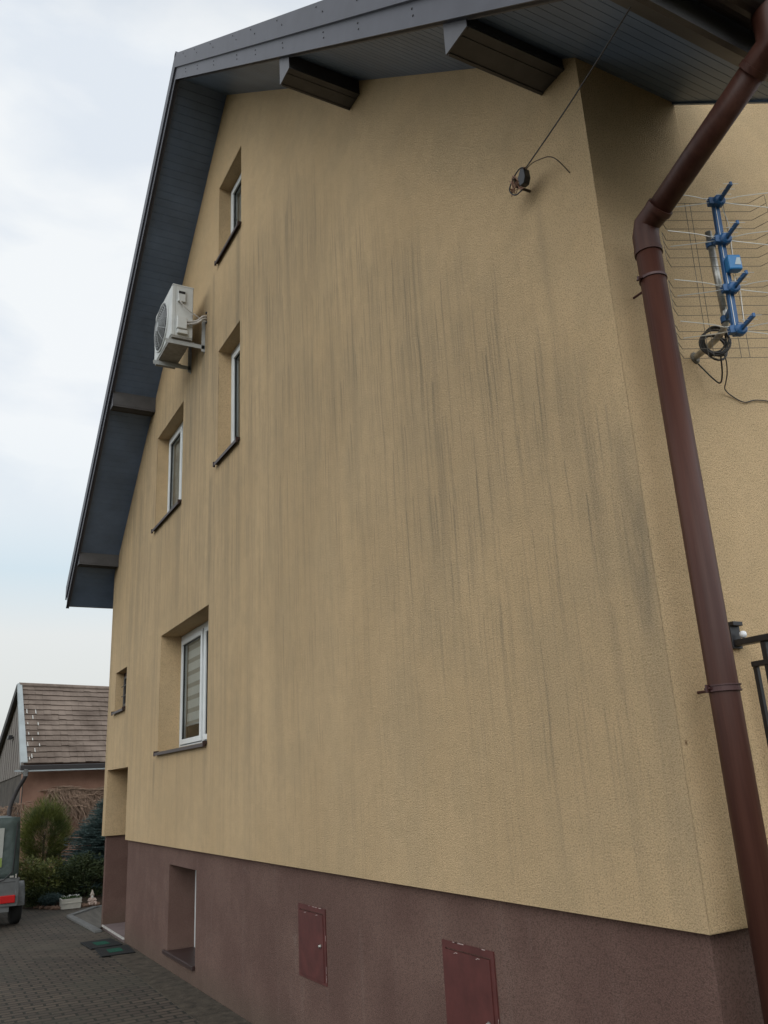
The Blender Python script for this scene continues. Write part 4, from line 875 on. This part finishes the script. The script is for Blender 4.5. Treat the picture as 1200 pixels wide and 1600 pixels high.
# ------------------------------------------------------------------ shrubs
def blade(bm, p, d, ln, w, r):
    s = d.cross(Vector((r.uniform(-1, 1), r.uniform(-1, 1), r.uniform(-1, 1)))).normalized()*w/2
    q = p+d*ln; m_ = p+d*ln*.5
    bm.faces.new([bm.verts.new(v) for v in (p-s*.5, p+s*.5, m_+s, q, m_-s)])
def shrub(name, label, cat, c, rad, n, material, ln, w, mode, seed, stem=True, lumps=7, group=None):
    r = random.Random(seed); root = empty(name, (c[0], c[1], 0.0), label, cat, group)
    bm = bmesh.new(); C = Vector(c); R = Vector(rad)
    lump = [(Vector((r.uniform(-.62, .62), r.uniform(-.55, .55), r.uniform(-.5, .42))), r.uniform(.36, .58)) for _ in range(lumps)]
    for i in range(n):
        if mode == 'broom':
            # upright fans springing from low in the crown
            th = r.uniform(0, 2*pi); el = math.acos(r.uniform(-.85, 1)); d = Vector((sin(el)*cos(th), sin(el)*sin(th), cos(el))); f = r.uniform(.45, 1.0)**.6*(1+.16*sin(3*th+seed)*sin(5*el)+.08*sin(7*th)+r.uniform(-.10, .12))
            p = C+Vector((d.x*R.x*f, d.y*R.y*f, d.z*R.z*f)); dr = (Vector((d.x*.9, d.y*.9, .55+.3*d.z))+Vector((r.gauss(0, .22), r.gauss(0, .22), r.gauss(0, .2)))).normalized()
            blade(bm, p-dr*ln*.6, dr, ln*r.uniform(.6, 1.3), w, r)
        elif mode == 'layer':
            L0, lr = lump[r.randrange(len(lump))]; d = Vector((r.gauss(0, 1), r.gauss(0, 1), r.gauss(0, .8))).normalized(); f = lr*r.uniform(.55, 1.05)
            q = L0+d*f; p = C+Vector((q.x*R.x, q.y*R.y, max(-.9, q.z)*R.z)); 
            if p.z < .03: p.z = r.uniform(.03, .2)
            dr = (Vector((d.x, d.y, abs(d.z)*.6+.15))+Vector((r.gauss(0, .35), r.gauss(0, .35), r.gauss(0, .3)))).normalized()
            for k in range(3): blade(bm, p+Vector((r.gauss(0, ln*.3), r.gauss(0, ln*.3), r.gauss(0, ln*.2))), (dr+Vector((r.gauss(0, .3), r.gauss(0, .3), r.gauss(0, .3)))).normalized(), ln*r.uniform(.5, 1.1), w, r)
    if mode == 'spruce':
        nbr = n
        for i in range(nbr):
            f = r.random(); z = C.z-R.z+2*R.z*f; rad_ = R.x*(1-f)**.75*1.25+.04; th = r.uniform(0, 2*pi); d = Vector((cos(th), sin(th), -.12+.35*f)).normalized(); L_ = rad_*r.uniform(.7, 1.1)
            P0_ = Vector((C.x, C.y, z)); side = Vector((-sin(th), cos(th), 0))
            tube(bm, [P0_, P0_+d*L_], [.010, .003], 3)
            ns = int(L_/.022)
            for k in range(3, ns):
                t = k/ns; base_ = P0_+d*L_*t+Vector((0, 0, -.05*sin(t*2)))
                for sgn in (-1, 1):
                    for q in range(2):
                        dr = (side*sgn*r.uniform(.4, 1)+d*.9+Vector((0, 0, r.uniform(-.3, .5)))).normalized(); blade(bm, base_+side*sgn*r.uniform(0, .05*(1-t)+.02), dr, ln*r.uniform(.6, 1.1), w, r)
    o = attach(obj('foliage', bm, material), root)
    if stem:
        bm = bmesh.new()
        for k in range(4):
            a = r.uniform(0, 6.3); tube(bm, smoothpath([(C.x+.03*cos(a), C.y+.03*sin(a), -.02), (C.x+.3*R.x*cos(a)*.5, C.y+.3*R.y*sin(a)*.5, C.z*.4), (C.x+.5*R.x*cos(a), C.y+.5*R.y*sin(a), C.z)]), [.03-.001*j for j in range(13)], 6)
        attach(obj('stems', bm, M_BARK), root)
    return root
shrub('globe_conifer', 'rounded yellow-green feathery conifer in front of the barn wall', 'shrub', (-.22, 16.2, 1.16), (.48, .46, .66), 17000, M_JUN, .10, .006, 'broom', 3)
shrub('blue_spruce', 'dark blue-green spruce between the rounded conifer and the house corner', 'spruce', (1.00, 15.85, .92), (1.15, .85, .98), 1150, M_SPR, .055, .013, 'spruce', 5, stem=False)
o = bpy.data.objects['blue_spruce']; bm = bmesh.new(); tube(bm, [(1.0, 15.85, -.03), (1.0, 15.85, 1.0), (1.0, 15.85, 1.85)], [.05, .035, .01], 8); attach(obj('trunk', bm, M_BARK), o)
shrub('spreading_juniper', 'low yellow-tipped spreading juniper beside the trailer', 'shrub', (-.28, 15.25, .48), (.62, .55, .42), 3000, M_LOW, .075, .016, 'layer', 8, lumps=12)
shrub('dark_juniper', 'dense dark juniper beside the house corner behind the planter', 'shrub', (.42, 15.15, .50), (.58, .5, .50), 3600, M_LOWD, .075, .014, 'layer', 12, lumps=12)
shrub('low_dark_shrub', 'low very dark shrub filling the bed edge in front of the yellow-tipped juniper', 'shrub', (-.20, 14.95, .18), (.50, .35, .22), 1600, M_LOWD, .06, .014, 'layer', 14, lumps=8, stem=False)
shrub('dwarf_conifer', 'tiny grey-blue dwarf conifer left of the white planter', 'shrub', (-.25, 14.60, .13), (.20, .16, .14), 700, M_SPR, .05, .010, 'layer', 17, lumps=6, stem=False)
rs = random.Random(21)
stones = [(-.72, 15.35), (-.55, 15.05), (-.45, 14.85), (-.38, 14.70), (-.31, 14.55), (-.24, 14.45), (-.17, 14.38), (-.10, 14.34), (.25, 14.32), (.33, 14.30), (.48, 14.30)]
for i, (x, y) in enumerate(stones):
    bm = bmesh.new(); bmesh.ops.create_icosphere(bm, subdivisions=2, radius=1.0)
    for v in bm.verts:
        k = 1+rs.uniform(-.16, .16); v.co = Vector((v.co.x*.065*k, v.co.y*.055*k, v.co.z*.042*k))
    o = obj('edging_stone', bm, M_STONE); o.location = (x, y, .02); o.rotation_euler = (0, 0, rs.uniform(0, 6)); tag(o, 'small brown edging stone left of the white flower box' if x < -.15 else ('small brown edging stone right of the white flower box' if x > 0 else 'small brown edging stone touching the white flower box'), 'stone', 'stones edging the planting bed')
# planter with flowers
pl = empty('flower_box', (.05, 14.28, 0), 'white rectangular flower box with small white flowers on the paving', 'planter')
bm = bmesh.new()
cx0, cx1, cy0, cy1, hh = -.14, .20, 14.18, 14.42, .17
def frust(bm, x0, x1, y0, y1, z0, z1, t): 
    a = [(x0+t, y0+t, z0), (x1-t, y0+t, z0), (x1-t, y1-t, z0), (x0+t, y1-t, z0)]; b_ = [(x0, y0, z1), (x1, y0, z1), (x1, y1, z1), (x0, y1, z1)]
    va = [bm.verts.new(p) for p in a]; vb = [bm.verts.new(p) for p in b_]; bm.faces.new(va[::-1])
    for i in range(4): bm.faces.new((va[i], va[(i+1) % 4], vb[(i+1) % 4], vb[i]))
    return vb
vb = frust(bm, cx0, cx1, cy0, cy1, 0.006, hh, .012); ii = [bm.verts.new(p) for p in ((cx0+.015, cy0+.015, hh), (cx1-.015, cy0+.015, hh), (cx1-.015, cy1-.015, hh), (cx0+.015, cy1-.015, hh))]; dd_ = [bm.verts.new((v.co.x, v.co.y, hh-.04)) for v in ii]
for i in range(4): j = (i+1) % 4; bm.faces.new((vb[i], vb[j], ii[j], ii[i])); bm.faces.new((ii[i], ii[j], dd_[j], dd_[i]))
box(bm, cx0-.006, cx1+.006, cy0-.006, cy0+.004, hh-.075, hh-.065)
attach(obj('box', bm, M_PLANT), pl)
bm = bmesh.new(); quad(bm, (cx0+.014, cy0+.014, hh-.035), (cx1-.014, cy0+.014, hh-.035), (cx1-.014, cy1-.014, hh-.035), (cx0+.014, cy1-.014, hh-.035)); attach(obj('soil', bm, M_SOIL), pl)
bm = bmesh.new(); bf = bmesh.new()
for i in range(420):
    p = Vector((rs.uniform(cx0+.02, cx1-.02), rs.uniform(cy0+.02, cy1-.02), hh-.03)); d = Vector((rs.gauss(0, .4), rs.gauss(0, .4), 1)).normalized(); blade(bm, p, d, rs.uniform(.04, .08), .012, rs)
for i in range(26):
    p = Vector((rs.uniform(cx0+.03, cx1-.03), rs.uniform(cy0+.03, cy1-.03), hh+rs.uniform(.015, .05)))
    for k in range(5): a = k*1.257; blade(bf, p, Vector((cos(a), sin(a)-.3, .5)).normalized(), .016, .012, rs)
attach(obj('leaves', bm, M_LEAF), pl); attach(obj('flowers', bf, M_PETAL), pl)
# garden figurine
gn = empty('garden_figurine', (.40, 14.35, 0), 'small pale seated garden figurine with pointed hat beside the flower box', 'figurine')
bm = bmesh.new(); g0 = Vector((.40, 14.35, 0.005)); lathe(bm, g0, [(.065, 0), (.075, .03), (.062, .08), (.045, .12), (.030, .135)], 14)
for sx_ in (-1, 1): tube(bm, smoothpath([g0+Vector((.03*sx_, 0, .05)), g0+Vector((.05*sx_, -.07, .055)), g0+Vector((.055*sx_, -.09, .015))]), .020, 8); tube(bm, smoothpath([g0+Vector((.045*sx_, 0, .115)), g0+Vector((.065*sx_, -.03, .085)), g0+Vector((.025*sx_, -.065, .085))]), .013, 8)
lathe(bm, g0+Vector((0, -.005, .13)), [(.012, 0), (.030, .012), (.036, .032), (.030, .052), (.012, .062)], 14); attach(obj('body', bm, M_GNOME, smooth=True), gn)
bm = bmesh.new(); lathe(bm, g0+Vector((0, 0, .168)), [(.042, 0), (.034, .018), (.020, .05), (.004, .09)], 14); attach(obj('hat', bm, M_HAT, smooth=True), gn)
bm = bmesh.new(); lathe(bm, g0+Vector((0, -.032, .155)), [(.004, -.045), (.016, -.02), (.020, .0), (.006, .012)], 10); attach(obj('beard', bm, M_PETAL, smooth=True), gn)

# ------------------------------------------------------------------ door mats
for i, (x, y, rz, lab) in enumerate(((-.24, 10.03, .06, 'black door mat with green inset, farther one beside the niche'), (-.20, 9.36, -.05, 'black door mat with green inset, nearer the camera of two'))):
    m_ = empty('door_mat', (x, y, 0.008), lab, 'door mat', 'door mats by the entrance niche')
    bm = bmesh.new(); obox(bm, (0, 0, .006), (.20, 0, 0), (0, .30, 0), (0, 0, .006)); obj('mat', bm, M_MAT, m_, bevel=.004)
    bm = bmesh.new(); obox(bm, (0, 0, .0135), (.085, 0, 0), (0, .13, 0), (0, 0, .0012)); obj('green_inset', bm, M_MATG, m_)
    m_.rotation_euler = (0, 0, rz)

# ------------------------------------------------------------------ tarpaulin trailer
tr = empty('trailer', (-1.7, 13.4, 0), 'small car trailer with grey-green tarpaulin cover parked at the left edge', 'trailer')
X0, X1, Y0, Y1 = -2.35, -1.035, 12.62, 14.7
bm = bmesh.new(); vs = []
nx, nz_, ny = 14, 10, 12; rt = random.Random(6)
def cage(x0, x1, y0, y1, z0, z1): 
    # subdivided shell with a slightly slack surface and rounded top
    bmesh.ops.create_cube(bm, size=1.0); bmesh.ops.subdivide_edges(bm, edges=bm.edges[:], cuts=9, use_grid_fill=True)
    for v in bm.verts:
        a, b_, c = v.co.x+.5, v.co.y+.5, v.co.z+.5; inset = .035*c*c
        sag = .012*sin(a*17+c*5)*sin(c*9+b_*7)
        v.co = Vector((x0+inset+(x1-x0-2*inset)*a+(sag if .01 < b_ < .99 else 0), y0+inset*.6+(y1-y0-1.2*inset)*b_+sag, z0+(z1-z0)*c+(-.03*sin(b_*pi*3)**2*(c > .95))))
cage(X0, X1, Y0, Y1, .70, 1.60); attach(obj('tarpaulin', bm, M_TARP, smooth=True, bevel=0), tr)
bm = bmesh.new(); box(bm, X0+.01, X1+.012, Y0-.005, Y1, .33, .70); box(bm, X0, X1+.022, Y0-.015, Y0+.03, .66, .715); box(bm, X0+.02, X1+.012, Y0-.02, Y0+.03, .315, .36); box(bm, X1-.03, X1+.02, Y0-.018, Y0+.02, .33, .70)
body = attach(obj('body', bm, M_GALV, bevel=.006), tr)
bm = bmesh.new(); box(bm, X0+.1, X1-.1, Y0+.0, Y1+.2, .24, .33); tube(bm, [(-1.69, Y1, .32), (-1.69, Y1+1.0, .35)], .035, 8); attach(obj('chassis', bm, M_GALV), tr)
for sx_, xw in ((1, -.99), (-1, -2.40)):
    w = attach(empty('wheel', (xw, 13.15, .29), None, None), tr)
    bm = bmesh.new(); lathe(bm, (0, 0, 0), [(.17, -.075), (.25, -.082), (.283, -.06), (.29, 0), (.283, .06), (.25, .082), (.17, .075)], 36, (1, 0, 0)); obj('tyre', bm, M_TYRE, w, smooth=True)
    bm = bmesh.new(); lathe(bm, (0, 0, 0), [(.165, -.07), (.165, .06), (.10, .05), (.05, .06), (.045, .075)], 24, (1, 0, 0)); obj('rim', bm, M_GALV, w)
    bm = bmesh.new(); n = 18; R1, R2 = .335, .325
    pr = [(13.15+R1*cos(pi*i/n), .29+R1*sin(pi*i/n)) for i in range(n+1)]+[(13.15+R2*cos(pi*i/n), .29+R2*sin(pi*i/n)) for i in range(n, -1, -1)]
    prism(bm, [(xw-.10, a, b_) for a, b_ in pr], (.20, 0, 0)); prism(bm, [(xw+.09, a, b_) for a, b_ in pr[:n+1]]+[(xw+.09, 13.15+.27*cos(pi*i/n), .29+.27*sin(pi*i/n)) for i in range(n, -1, -1)], (.01, 0, 0)); attach(obj('mudguard', bm, M_GALV), tr)
for xl in (-1.16, -2.22):
    bm = bmesh.new(); box(bm, xl-.115, xl+.10, Y0-.045, Y0-.008, .365, .475); attach(obj('tail_light', bm, M_RED, bevel=.008), tr)
bm = bmesh.new(); tube(bm, [(-1.10, Y0-.012, 1.52), (-1.125, Y0-.02, .78)], .008, 6); tube(bm, [(-1.135, Y0-.02, .80), (-1.24, Y0-.02, .70), (-1.36, Y0-.02, .66)], .007, 6); attach(obj('tarp_strap', bm, M_BLACK), tr)
bm = bmesh.new(); obox(bm, (-1.13, Y0-.025, .735), (.03, 0, 0), (0, .010, 0), (0, 0, .014)); obox(bm, (-1.07, Y0-.025, .74), (.012, 0, 0), (0, .010, 0), (0, 0, .03)); attach(obj('latch', bm, M_ALU, bevel=.003), tr)
bm = bmesh.new(); box(bm, -2.05, -1.285, Y0-.006, Y0+.03, .88, 1.45); sg = attach(obj('printed_panel', bm, M_SIGNP), tr)
bm = bmesh.new(); prism(bm, [(-1.50, Y0-.008, .885), (-1.285, Y0-.008, .885), (-1.29, Y0-.008, 1.02), (-1.36, Y0-.008, 1.0), (-1.42, Y0-.008, .93)], (0, .001, 0)); o = obj('green_print', bm, M_SIGNG, sg); o.matrix_parent_inverse = Matrix.Identity(4)
